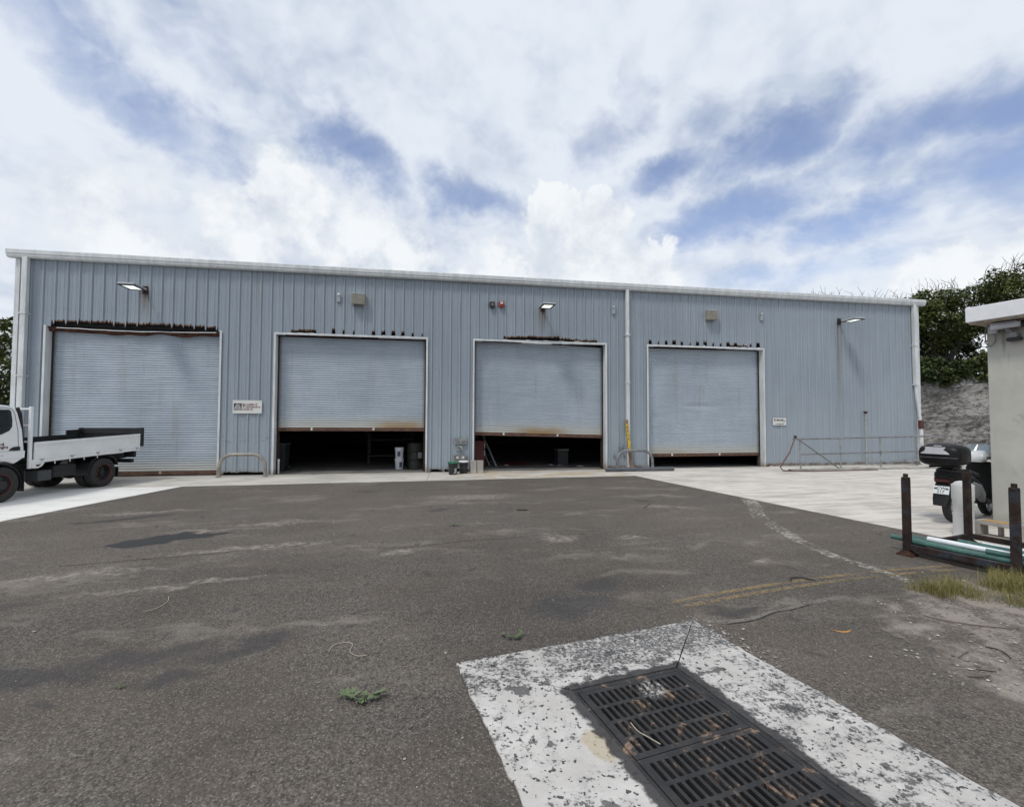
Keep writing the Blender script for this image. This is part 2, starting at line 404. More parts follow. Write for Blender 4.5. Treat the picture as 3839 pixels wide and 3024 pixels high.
# drain slab
def f_slab(t):
    P = t.pos(); x, y, z = t.xyz(P); P2 = t.comb(x, y, 0.)
    n = t.noise(P2, 2.2, 6, .65); v = t.voro(P2, 34., 'Distance'); fine = t.noise(P2, 60., 5, .7); md = t.noise(P2, 16., 6, .72)
    st = t.noise(t.mapping(P2, rot=(0,0,R(58)), sca=(.6,3.2,1)), 6., 6, .68)
    side = t.ss(x + y*.18, 1.75, 1.35)          # left arm is cleaner than the worn right and far arms
    b = t.mix(t.ss(n, .3, .7), (.49,.465,.435), (.64,.61,.575))
    b = t.mix(t.ss(fine, .5, .8)*.4, b, (.36,.34,.32))
    far = t.ss(P2_b(t, P2), .55, .30)
    md2 = t.noise(P2, 40., 4, .68, dim='2D'); rg = t.noise(P2, 7.5, 4, .65, dim='2D')
    grime = t.ss(n*.35 + rg*.40 + st*.25 + far*.09 + (1.-side)*.05, .45, .66)      # how much tarry film is left here
    dk = t.ss(md2*.58 + md*.30 + grime*.18, .545, .640)
    b = t.mix(grime*.40, b, (.22,.212,.205))
    b = t.mix(dk*.84, b, t.mix(fine, (.030,.031,.033), (.11,.105,.10)))
    big_ = t.noise(P2, 4.2, 6, .72, dim='2D'); blotch = t.ss(big_, .60, .63)
    b = t.mix(blotch*.80, b, (.050,.050,.052))
    pit = t.ss(t.noise(t.vop('ADD', P2, (7., 3., 0.)), 26., 2, .5, dim='2D'), .655, .69)
    b = t.mix(pit*.9, b, (.035,.035,.035))
    tan = t.blob(t.vop('ADD', P2, t.vop('SCALE', t.noise(P2, 6., 3, .6, col=True), sc=.08)), .93, 2.42, .09, .16, 12, .35)
    b = t.mix(tan*.6, b, (.42,.34,.20))
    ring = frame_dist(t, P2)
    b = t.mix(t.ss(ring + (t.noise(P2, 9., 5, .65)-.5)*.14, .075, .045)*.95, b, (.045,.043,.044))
    return {'Base Color': b, 'Roughness': t.ss(dk, 0, 1, .82, .6), 'Normal': t.bump(fine*.6+md*.6-pit*.6-dk*.3, .7, .006)}
def local_slab(t, P2):
    q = t.mapping(P2, (STL.x, STL.y, 0), (0,0,math.atan2(SV.y, SV.x)), (1,1,1), 'TEXTURE'); return t.xyz(q)
def P2_b(t, P2): return local_slab(t, P2)[1]*-1.
FA0, FA1, FB0, FB1 = .605, 1.415, .565, 3.12
def frame_dist(t, P2):
    a, b, _ = local_slab(t, P2); b = b*-1.
    da = ((a - (FA0+FA1)/2).ab() - (FA1-FA0)/2); db = ((b - (FB0+FB1)/2).ab() - (FB1-FB0)/2)
    return da.mx(db)
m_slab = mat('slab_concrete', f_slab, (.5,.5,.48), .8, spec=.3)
slab = thing('drain_surround', 'white chipped concrete surround with black flecks framing the drain grate', 'concrete slab', (0,0,0))
SB = 4.15; SA = 2.05
for poly in ([(0,0),(SA,0),(FA1,FB0),(FA0,FB0)], [(0,0),(FA0,FB0),(FA0,FB1),(0,SB)], [(SA,0),(SA,SB),(FA1,FB1),(FA1,FB0)], [(0,SB),(FA0,FB1),(FA1,FB1),(SA,SB)]):
    pl = []
    for i, a in enumerate(poly):
        b = poly[(i+1) % 4]; k = max(1, int((Vector(b)-Vector(a)).length/.06))
        for j in range(k):
            q = Vector(a).lerp(Vector(b), j/k); edge = (q.x < .02 or q.x > SA-.02 or q.y < .02)
            e = (.022 if edge else .003); pl.append((q.x + e*nz(q.x*9, q.y*9, 3), q.y + e*nz(q.x*9, q.y*9, 8)))
    pl = [slp(*q) for q in shrink(pl, .005)]
    MB().prism(pl, -.12, .012).build('slab_arm', m_slab, slab)
def f_iron(t):
    P = t.obj(); n = t.noise(P, 7., 6, .65); fine = t.noise(P, 60., 4, .7)
    b = t.mix(t.ss(n, .35, .65), (.016,.0155,.016), (.038,.036,.036))
    dirt = t.ss(t.noise(P, 7., 6, .72, .6), .555, .64)
    b = t.mix(dirt*.85, b, t.mix(t.ss(fine, .3, .7), (.15,.085,.055), (.32,.225,.155)))
    wh = t.blob(t.vop('ADD', P, t.vop('SCALE', t.noise(P, 12., 4, .6, col=True), sc=.08)), 1.44, 2.86, .13, .10, 30, .6)
    b = t.mix(wh*t.ss(fine, .42, .58)*.85, b, (.5,.49,.46))
    return {'Base Color': b, 'Roughness': t.ss(n, .3, .7, .60, .82), 'Normal': t.bump(fine, .3, .003)}
m_iron = mat('cast_iron', f_iron, (.045,.044,.045), .5, spec=.5)
m_pit = plain('pit_mud', (.02,.018,.016), .95)
grate = thing('drain_grate', 'dark cast iron slotted drain grate with rust specks in the foreground', 'drain grate')
o = MB()
for poly in ([(FA0,FB0),(FA1,FB0),(1.385,.597),(.629,.597)], [(FA0,FB0),(.629,.597),(.629,3.06),(FA0,FB1)], [(FA1,FB0),(FA1,FB1),(1.385,3.06),(1.385,.597)], [(FA0,FB1),(.629,3.06),(1.385,3.06),(FA1,FB1)]):
    o.prism([slp(*q) for q in poly], -.10, .006)
o.build('frame', m_iron, grate)
GM = Mframe(Vector((STL.x, STL.y, 0)), Vector((SV.x, SV.y, 0)), Vector((SW.x, SW.y, 0)), Vector((0,0,-1)))
for k in range(4):
    b0 = .603 + k*.613; a0, a1 = .635, 1.379; o = MB()
    rails = [(0, .036), (.158, .184), (.301, .327), (.444, .470), (.572, .607)]
    for i, (q0, q1) in enumerate(rails): o.box(a0, a1, b0+q0, b0+q1, -.008, .045, GM)
    nb = 15; pitch = (a1-a0-.06)/nb
    for i in range(4):
        y0, y1 = b0+rails[i][1], b0+rails[i+1][0]
        o.box(a0, a0+.030+pitch*.28, y0, y1, -.008, .045, GM); o.box(a1-.030-pitch*.28, a1, y0, y1, -.008, .045, GM)
        for j in range(1, nb):
            xm = a0+.03+pitch*j; o.box(xm-pitch*.21, xm+pitch*.21, y0, y1, -.008, .045, GM)
    ob = o.build('grate_panel', m_iron, grate)
o = MB()
for (a, b) in (((.56,.52),(1.46,.56)), ((.56,3.09),(1.46,3.13)), ((.56,.56),(.60,3.09)), ((1.42,.56),(1.46,3.09))):
    o.prism([slp(a[0],a[1]), slp(b[0],a[1]), slp(b[0],b[1]), slp(a[0],b[1])], -.9, -.11)
o.prism([slp(.5,.5), slp(1.5,.5), slp(1.5,3.2), slp(.5,3.2)], -.95, -.9)
o.build('pit_wall', m_pit, grate)

# painted lines and spilt lime, thin sheets over the tarmac
def worn(col, sc_, lo, hi, top=.68):
    def f(t):
        P = t.pos(); n = t.noise(P, sc_, 6, .72); n2 = t.noise(P, 2.2, 3, .5); fine = t.noise(P, 70., 3, .7)
        return {'Base Color': t.mix(fine, tuple(c*.8 for c in col), col), 'Roughness': .85, 'Mask': t.ss(n*.7+n2*.3, lo, hi)*top}
    return f
m_yel = mat('worn_yellow_paint', worn((.44,.31,.14), 22., .43, .58, .55), (.5,.33,.11))
m_lime = mat('worn_lime', worn((.50,.47,.41), 15., .47, .58, .72), (.55,.52,.45))
m_lime2 = mat('faint_lime', worn((.48,.45,.40), 15., .53, .62), (.5,.47,.42))
def ribbon(pts, wid, z, m, name, sub=8):
    pts = [Vector(p) for p in pts]; sm = []
    for i in range(len(pts)-1):
        p0 = pts[max(i-1,0)]; p1 = pts[i]; p2 = pts[i+1]; p3 = pts[min(i+2,len(pts)-1)]
        for k in range(sub):
            s = k/sub; sm.append(.5*((2*p1)+(-p0+p2)*s+(2*p0-5*p1+4*p2-p3)*s*s+(-p0+3*p1-3*p2+p3)*s**3))
    sm.append(pts[-1]); vs = []; fs = []
    for i, q in enumerate(sm):
        d = (sm[min(i+1,len(sm)-1)]-sm[max(i-1,0)]).normalized(); n = Vector((-d.y, d.x))
        f = i/(len(sm)-1); ww = wid(f) if callable(wid) else wid
        ww *= 1+.15*nz(q.x*7, q.y*7)
        vs += [(*(q+n*ww/2), z), (*(q-n*ww/2), z)]
    fs = [(2*i, 2*i+1, 2*i+3, 2*i+2) for i in range(len(sm)-1)]
    return kind(MB().add(vs, fs).build(name, m), 'structure')
ribbon([(2.26,4.125),(3.25,4.33),(4.19,4.475),(5.09,4.56),(6.1,4.60)], .062, .004, m_yel, 'road_marking')
ribbon([(2.32,4.005),(3.2,4.19),(4.03,4.325),(4.92,4.42),(6.0,4.47)], .062, .0045, m_yel, 'road_marking')
ribbon([(6.82,9.2),(6.25,8.2),(5.78,7.5),(5.40,6.5),(5.13,5.75),(5.02,5.2),(5.04,4.75),(5.03,4.2)], lambda f: .30-.17*f, .005, m_lime, 'lime_trail')
ribbon([(4.43,8.17),(4.69,7.74),(4.92,7.18),(5.2,6.6)], .16, .0042, m_lime2, 'lime_trail')
m_seam = mat('crack_grit', worn((.27,.25,.22), 24., .40, .50), (.27,.25,.22)); m_crackd = mat('crack_dark', worn((.03,.028,.026), 18., .38, .48), (.03,.028,.026))
ribbon([(2.30,3.70),(2.48,3.64),(2.75,3.66),(3.03,3.77),(3.23,3.80),(3.53,3.89),(3.92,3.95)], lambda f: .05+.02*math.sin(f*9), .0044, m_seam, 'ground_crack')
ribbon([(2.46,3.60),(2.75,3.635),(3.03,3.745),(3.23,3.775),(3.53,3.865)], .014, .0048, m_crackd, 'ground_crack')
ribbon([(-1.1,6.55),(-.3,6.45),(.5,6.62),(1.2,6.70),(1.75,6.80),(2.3,6.72)], .016, .0044, m_crackd, 'ground_crack')
ribbon([(-4.2,6.25),(-3.2,6.45),(-2.4,6.62),(-1.6,6.80)], .02, .0044, m_crackd, 'ground_crack')
m_orange = mat('orange_paint', worn((.75,.36,.06), 30., .30, .36), (.75,.36,.06))
ribbon([(3.24,3.37),(3.27,3.325),(3.31,3.31),(3.35,3.315),(3.38,3.33)], lambda f: .006+.018*math.sin(f*3.1), .0046, m_orange, 'paint_mark')

# ------------------------------------------------------------------ warehouse
def boxmask(t, v, lo, hi, e):
    return t.ss(v, lo-e, lo+e)*t.ss(v, hi+e, hi-e)
PIT0 = .3048; PX0_ = -10.955
LAMPS = [-8.33, 3.72, 15.36]
DOORS = [(-10.87,-6.24), (-4.75,-.11), (1.37,6.0), (7.5,12.13)]
DTOP = 4.34
def f_wall(t):
    P = t.pos(); x, y, z = t.xyz(P)
    st = t.noise(t.comb(x*9., z*.35, 0.), 1., 6, .65); big = t.noise(t.comb(x, z, 0.), .5, 5, .6); fine = t.noise(P, 30., 4, .7)
    b = t.mix(t.ss(st*.6+big*.4, .32, .68), (.243,.287,.330), (.305,.352,.398))
    b = t.mix(t.ss(fine, .4, .8)*.22, b, (.42,.45,.48))
    b = t.mix(t.ss(t.noise(t.comb(x*26., z*.5, 3.), 1., 4, .7), .58, .75)*.28, b, (.17,.19,.21))
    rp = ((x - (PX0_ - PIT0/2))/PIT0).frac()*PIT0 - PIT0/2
    b = t.mix(t.ss((rp - .041).ab(), .016, .004)*.30, b, (.12,.135,.15))  # rib shading painted into the colour: dark feet, stronger on the right
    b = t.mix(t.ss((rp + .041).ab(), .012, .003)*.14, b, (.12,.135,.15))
    b = t.mix(t.ss((rp + .006).ab(), .022, .012)*.22, b, (.40,.435,.475))  # crest and left side of each rib painted lighter, as if lit
    b = t.mix(t.orand()*.16, b, (.22,.25,.285))
    # pale washed lower half, grime close to the ground
    b = t.mix(t.ss(z, 3.4, .6)*.22, b, (.44,.485,.52))
    b = t.mix(t.ss(z + big*.3, .42, .12)*.55, b, (.23,.215,.175))
    # rust runs under the wall lamps
    run = None
    for i, lx in enumerate(LAMPS):
        dx = (x - lx).ab(); end = (4.4, 4.34, .9)[i]
        band = t.ss(dx, (.20,.22,.17)[i], .09)
        strk = t.ss(t.noise(t.comb(x*22., z*.22, float(i)), 1., 4, .6), .46, .60)
        fade = t.ss(z, end, 5.35)*t.ss(z, 5.56, 5.44)
        core = t.ss((x - (lx-.045)).ab() + (t.noise(t.comb(0., z*2., 0.), 1., 3)-.5)*.03, .030, .008)
        m = (band*(strk*.65+.22)).mx(core*.8)*fade; run = m if run is None else run.mx(m)
    b = t.mix(run*.85, b, t.mix(t.ss(fine+st*.5, .5, 1.), (.10,.062,.035), (.19,.145,.095)))
    # long thin run at a rib near the right end, at a few joints
    for jx in (-5.29, .94, 15.62, -2.0):
        m = t.ss((x-jx).ab(), .030, .006)*t.ss(z, 3.0, 6.2)*t.ss(t.noise(t.comb(0., z*1.3, jx), 1., 3), .3, .6)
        b = t.mix(m*.55, b, (.16,.105,.065))
    # rotten edges: over the doors and along the base
    n1 = t.noise(P, 11., 5, .7)
    over = None
    for a, c in DOORS:
        m = boxmask(t, x, a+.02, c-.02, .04); over = m if over is None else over.mx(m)
    rt_ = t.new('ShaderNodeAttribute', attribute_name='rot'); head = over*t.ss(V(t.t, rt_.outputs['Fac']) + (n1-.5)*1.1, .22, .55)
    foot = t.ss(z + (n1-.5)*.20, .16, .06)*t.ss(t.noise(P, 2.2, 3, .6), .40, .56)
    rust = head.mx(foot)
    b = t.mix(rust*.95, b, t.mix(t.ss(fine, .35, .65), (.030,.016,.011), (.20,.098,.045)))
    # scraps of green paint at hip height on the first pier, a sooty patch by the pipe
    gm = boxmask(t, x, -6.18, -4.78, .03)*boxmask(t, z, .98, 1.22, .05)*t.ss(t.noise(P, 7., 5, .7), .55, .63)
    b = t.mix(gm*.7, b, (.085,.20,.145))
    sm = boxmask(t, x, 6.22, 6.72, .08)*boxmask(t, z, .35, .82, .12)*t.ss(t.noise(t.comb(x*12., z*2., 0.), 1., 5, .65), .42, .62)
    b = t.mix(sm*.75, b, (.07,.075,.085))
    return {'Base Color': b, 'Roughness': t.ss(rust.mx(run), 0., 1., .52, .9), 'Normal': t.bump(big*1.2+fine*.1, .25, .02)}
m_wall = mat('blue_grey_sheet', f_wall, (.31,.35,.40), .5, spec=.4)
def f_trim(t):
    P = t.pos(); x, y, z = t.xyz(P); n = t.noise(t.comb(x*6., y*6., z*1.2), 1., 6, .65); fine = t.noise(P, 24., 4, .7)
    b = t.mix(t.ss(n, .35, .65), (.54,.56,.56), (.68,.70,.70))
    b = t.mix(t.ss(z + (n-.5)*.5, .30, .02)*.8, b, (.24,.17,.10))
    b = t.mix(t.ss(fine, .70, .78)*.6, b, (.25,.12,.06))
    return {'Base Color': b, 'Roughness': t.ss(n, .3, .7, .4, .6)}
m_trim = mat('white_trim', f_trim, (.64,.66,.66), .5)
def f_rust(t):
    P = t.pos(); n = t.noise(P, 5., 7, .7); fine = t.noise(P, 38., 4, .7)
    b = t.mix(t.ss(n, .3, .7), (.022,.012,.009), (.105,.047,.030)); b = t.mix(t.ss(fine, .6, .8)*.5, b, (.20,.115,.07))
    return {'Base Color': b, 'Roughness': .92, 'Normal': t.bump(n+fine*.4, .5, .006)}
m_rust = mat('rust', f_rust, (.1,.045,.025), .9, spec=.2)
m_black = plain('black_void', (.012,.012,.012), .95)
wh = thing('warehouse', 'long blue grey corrugated steel warehouse with four roller doors', 'warehouse', (0,0,0))
XL, XR, ZT = -11.58, 18.99, 6.34
PIT_ = .3048; PX0 = -10.955
PROF = [(-.1524,0),(-.112,0),(-.106,.005),(-.088,.005),(-.082,0),(-.036,0),(-.014,.032),(.014,.032),(.036,0),(.082,0),(.088,.005),(.106,.005),(.112,0),(.1524,0)]
def prof(x):
    q = (x-PX0+PIT_/2) % PIT_ - PIT_/2
    for (a, ha), (b, hb) in zip(PROF, PROF[1:]):
        if a <= q <= b+1e-9: return ha + (hb-ha)*((q-a)/(b-a) if b > a else 0)
    return 0.
def teeth(x, s): return .5+.5*nz(x*s, s*1.7)
def header_gap(x):
    for k, (a, b) in enumerate(DOORS):
        if a < x < b:
            f = (x-a)/(b-a); rag = .035*teeth(x, 31)+.02*teeth(x, 90); rib = min(abs((x-PX0) % PIT_), PIT_-abs((x-PX0) % PIT_))
            if k == 0: return (.085 + .04*teeth(x, 3.1) + rag*1.6 + .04*(teeth(x, 23) > .60) - (.09 if rib < .018 and teeth(x, 5) > .40 else 0) - .03*f) if .03 < f < .975 else .0
            hs = .5+.5*math.sin(round((x-PX0)/PIT_)*12.9898*(k+1)); rag *= .6+1.5*hs; rib /= .45+.9*hs
            if k == 1:
                if .10 < f < .26: return .05+.12*max(0, teeth(x, 17)-.38)+rag
                if .36 < f < .52 and rib < .06: return .11+rag*1.5
                if f > .6 and rib < .05: return .10+rag
                return .012*teeth(x, 40)
            if k == 2:
                if .22 < f < .40: return .06+.11*max(0, teeth(x, 14)-.35)+rag
                if .40 <= f < .64: return .125+rag
                if .64 <= f < .93: return .05+.11*max(0, teeth(x, 16)-.42)+rag
                return .015*teeth(x, 40)
            if rib < .055: return .10+rag*1.4
            if .68 < f < .86: return .045+.06*teeth(x, 20)
            return .012*teeth(x, 40)
    return 0.
def foot_gap(x):
    g = .012+.02*teeth(x, 33)
    if -6.10 < x < -4.90: g = .045+.07*teeth(x, 9)+.03*teeth(x, 60)
    if .02 < x < 1.28: g = (.05+.06*teeth(x, 8)+.02*teeth(x, 60)) if abs(x-.42) > .05 else .01
    if 6.9 < x < 7.45: g = .02+.07*max(0, teeth(x, 11)-.3)+.02*teeth(x, 60)
    if x > 12.3: g = .055+.05*max(0, teeth(x, 9)-.45)+.03*teeth(x, 70)*(teeth(x, 4) > .5)
    return g
def sheet(xa, xb, low, zlow):
    xs = set([xa, xb]); k = int((xa-PX0)/PIT_)-1
    while PX0+k*PIT_ - .2 < xb:
        for q, _ in PROF:
            X = PX0+k*PIT_+q
            if xa < X < xb: xs.add(round(X, 5))
        k += 1
    X = xa
    while X < xb: xs.add(round(X, 5)); X += .0121
    xs = sorted(xs); vs = []; fs = []; rows = [None, 'e', .30, .5, 1.0, 2.0, 3.2, ZT] if zlow < 1 else [None, 'e', .36, .6, 1.2, ZT-zlow]; rot = []
    n = len(rows)
    for X in xs:
        yb = WY - prof(X); z0 = zlow + low(X)
        for i, q in enumerate(rows):
            zz = z0 if i == 0 else (z0+.07 if i == 1 else (ZT if i == n-1 else zlow+q)); rot.append((1. if low(X) > .03 else .35) if i == 0 else 0.)
            yy = yb + .006*nz(X*1.3, zz*.9, 4) + (.012*nz(X*8, 2.) if i == 0 else 0)
            vs.append((X, yy, zz))
    for i in range(len(xs)-1):
        for j in range(n-1): a = i*n+j; fs.append((a, a+n, a+n+1, a+1))
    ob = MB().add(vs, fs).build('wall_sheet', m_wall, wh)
    ob.data.attributes.new('rot', 'FLOAT', 'POINT').data.foreach_set('value', rot)
edges = []; X = PX0 - 2*PIT_
edges = [XL+.02] + [PX0-PIT_*1+PIT_*3*k for k in range(0, 40) if XL+.3 < PX0-PIT_*1+PIT_*3*k < XR-.2] + [XR-.02]
for a, b in zip(edges, edges[1:]):
    cuts = [a] + sorted(q for d in DOORS for q in d if a < q < b) + [b]
    for c, d in zip(cuts, cuts[1:]):
        if d-c < .004: continue
        mid = (c+d)/2; inside = any(p < mid < q for p, q in DOORS)
        if inside: sheet(c, d, header_gap, DTOP)
        else: sheet(c, d, foot_gap, 0.)
# screw heads along the girts
o = MB(); m_screw = plain('screw', (.20,.22,.24), .6)
for zr in (5.53, 4.42+.42, 3.25, 2.1, 1.05):
    k = -1
    while PX0+k*PIT_ < XR-.1:
        for dx in (.055, -.055):
            X = PX0+k*PIT_+dx; k2 = 0
            if any(p-.08 < X < q+.08 for p, q in DOORS) and zr < DTOP+.2: continue
            if X < XL+.2: continue
            y = WY-prof(X); r = .008
            o.add([(X-r,y,zr-r),(X+r,y,zr-r),(X+r,y,zr+r),(X-r,y,zr+r),(X,y-.009,zr)], [(0,1,4),(1,2,4),(2,3,4),(3,0,4)])
        k += 1
kind(o.build('screw_heads', m_screw, wh), 'stuff')
# shell: other walls, roof, floor
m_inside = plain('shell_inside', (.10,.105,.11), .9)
BY = WY+18
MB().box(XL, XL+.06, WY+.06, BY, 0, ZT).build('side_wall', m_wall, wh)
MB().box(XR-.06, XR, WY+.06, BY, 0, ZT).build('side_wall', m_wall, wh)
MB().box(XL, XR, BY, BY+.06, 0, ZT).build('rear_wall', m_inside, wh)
m_roof = plain('roof_sheet', (.45,.47,.48), .5)
MB().prism([(WY-.10, 6.42), (WY+9, 7.25), (WY+9, 7.31), (WY-.10, 6.48)], XL-.1, XR+.1, Mframe(Vector((0,0,0)), AY, AZ, AX)).build('roof', m_roof, wh)
MB().prism([(WY+9, 7.25), (BY+.2, 6.40), (BY+.2, 6.46), (WY+9, 7.31)], XL-.1, XR+.1, Mframe(Vector((0,0,0)), AY, AZ, AX)).build('roof', m_roof, wh)
for X in (XL, XR-.06):
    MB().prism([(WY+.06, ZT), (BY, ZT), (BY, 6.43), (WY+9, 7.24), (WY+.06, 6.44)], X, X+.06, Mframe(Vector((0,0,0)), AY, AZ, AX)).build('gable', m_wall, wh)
def f_floor(t):
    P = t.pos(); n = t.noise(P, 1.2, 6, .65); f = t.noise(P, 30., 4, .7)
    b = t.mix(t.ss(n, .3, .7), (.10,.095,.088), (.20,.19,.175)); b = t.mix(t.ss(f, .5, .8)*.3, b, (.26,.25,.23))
    return {'Base Color': b, 'Roughness': .85, 'Normal': t.bump(f, .3, .004)}
m_floor = mat('workshop_floor', f_floor, (.15,.14,.13), .85)
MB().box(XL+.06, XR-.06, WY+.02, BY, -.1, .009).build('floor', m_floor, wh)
# liner that backs the sheets (keeps the rotten gaps dark)
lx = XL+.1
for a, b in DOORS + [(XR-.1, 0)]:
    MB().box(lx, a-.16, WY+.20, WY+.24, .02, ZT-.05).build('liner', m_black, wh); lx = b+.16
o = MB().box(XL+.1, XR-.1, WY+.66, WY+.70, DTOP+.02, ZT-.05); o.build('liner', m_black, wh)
m_plinth = plain('plinth', (.42,.41,.38), .85, var=.2)
MB().box(12.30, XR, WY+.01, WY+.18, -.05, .06).build('plinth', m_plinth, wh)

# gutter in lengths, corner posts, downpipes
m_gut = mat('gutter_white', f_trim, (.66,.68,.68), .45)
GP = [(WY-.01, 6.245), (WY-.13, 6.245), (WY-.165, 6.29), (WY-.165, 6.345), (WY-.185, 6.352), (WY-.185, 6.455), (WY-.165, 6.475), (WY-.01, 6.49)]
gx = [-11.78, -6.16, -1.28, 3.88, 9.08, 14.2, 19.22]
for a, b in zip(gx, gx[1:]):
    g = MB().prism(GP, a+.004, b-.004, Mframe(Vector((0,0,0)), AY, AZ, AX)).build('gutter', m_gut, wh)
    if b < 19: MB().prism([(p+(-.006 if p < WY-.05 else 0), q+(.004 if q > 6.4 else -.004)) for p, q in GP], b-.03, b+.03, Mframe(Vector((0,0,0)), AY, AZ, AX)).build('joint_strip', m_gut, g)
for X0, X1 in ((XL-.05, XL+.07), (XR-.14, XR+.02)):
    MB().box(X0, X1, WY-.045, WY+.10, .02, 6.24).build('corner_trim', m_trim, wh, bevel=.008)
def bracket(p, x, z, wd=.17): MB().box(x-wd/2, x+wd/2, WY-.19, WY-.01, z-.018, z+.018).build('bracket', m_trim, p)
dp = MB().box(-11.385, -11.25, WY-.175, WY-.05, .03, 6.26).build('downpipe', m_gut, wh, bevel=.012)
bracket(dp, -11.317, 4.66, .17); bracket(dp, -11.317, 2.9, .17); bracket(dp, -11.317, 1.1, .17)
dp = MB().box(6.685, 6.795, WY-.155, WY-.05, 1.005, 6.26).build('downpipe', m_gut, wh, bevel=.012)
bracket(dp, 6.74, 4.66, .15); bracket(dp, 6.74, 3.0, .13)
m_pvc = plain('white_pvc', (.72,.73,.72), .35, var=.06)
MB().lathe([(.0,.02),(.055,.02),(.055,.86),(.066,.87),(.066,.985),(.0,.985)], 20, Matrix.Translation((6.765, WY-.11, 0))).build('downpipe_foot', m_pvc, dp, smooth=True)
dp = MB().box(18.65, 18.78, WY-.165, WY-.05, 3.1, 6.26).tube([(18.715,WY-.11,3.12),(18.74,WY-.11,2.6),(18.83,WY-.14,1.74)], .055, 10).build('downpipe', m_gut, wh)
bracket(dp, 18.715, 4.66, .17); bracket(dp, 18.715, 3.12, .16)
MB().lathe([(0,.03),(.062,.03),(.062,1.42),(.0,1.42)], 18, Matrix.Translation((18.84, WY-.16, 0))).build('downpipe_foot', m_pvc, dp, smooth=True)
m_redplastic = plain('faded_red', (.085,.028,.026), .6)
MB().lathe([(0,1.40),(.085,1.40),(.09,1.55),(.085,1.72),(0,1.74)], 16, Matrix.Translation((18.84, WY-.16, 0))).build('coupling', m_redplastic, dp, smooth=True)

# door openings: jambs, head trim, rusty lintel; roller doors
def f_curtain(seed, foot, amt):
    def f(t):
        P = t.pos(); x, y, z = t.xyz(P)
        n = t.noise(t.comb(x, z*.6, seed), .9, 6, .65); s = t.noise(t.comb(x*.8, z*14.3, seed), 1., 5, .6); fine = t.noise(P, 26., 4, .7)
        b = t.mix(t.ss(n*.6+s*.4, .32, .68), (.315,.368,.425), (.41,.463,.522))
        b = t.mix(t.ss(t.noise(t.comb(x*7., z*.5, seed), 1., 5, .65), .55, .75)*.25, b, (.24,.26,.28))
        b = t.mix(t.ss(fine, .66, .74)*.30, b, (.14,.12,.11))
        b = t.mix(t.ss(t.noise(t.comb(x*2.6, z*.22, seed+5.), 1., 5, .7), .56, .68)*.32, b, (.27,.255,.225))
        b = t.mix(t.ss(t.noise(t.comb(x*11., z*.6, seed+9.), 1., 4, .65), .66, .74)*.5*t.ss(z, foot+2.6, foot+.2), b, (.22,.135,.075))
        g = t.ss(z + (n-.5)*.35, foot+.62, foot+.10)
        b = t.mix(g*.7, b, (.47,.455,.385))
        cx = {1: -1.0, 2: 3.7, 3: 8.3}.get(int(seed), None)
        if cx is not None and amt > 0:
            o_ = t.ss((x-cx).ab() + (s-.5)*.6, 1.3, .2)*t.ss(z + (n-.5)*.2, foot+.42, foot+.12)
            b = t.mix(o_*amt, b, (.30,.19,.075))
        edge = None
        for q in DOORS[int(seed)]:
            m = t.ss((x-q).ab() + (fine-.5)*.12, .20, .06); edge = m if edge is None else edge.mx(m)
        b = t.mix(edge*.7, b, (.10,.075,.06))
        return {'Base Color': b, 'Roughness': .5, 'Normal': t.bump(n*.8+fine*.05, .3, .02)}
    return f
REC = .24
m_bar = plain('rusty_bar', (.125,.066,.046), .85, var=.4, scale=7.)
m_guide = plain('guide_dark', (.035,.024,.020), .9, var=.4)
BOT = [(.035,.035,.0), (1.335,1.325,.0), (1.19,1.075,.0), (.40,.41,.0)]
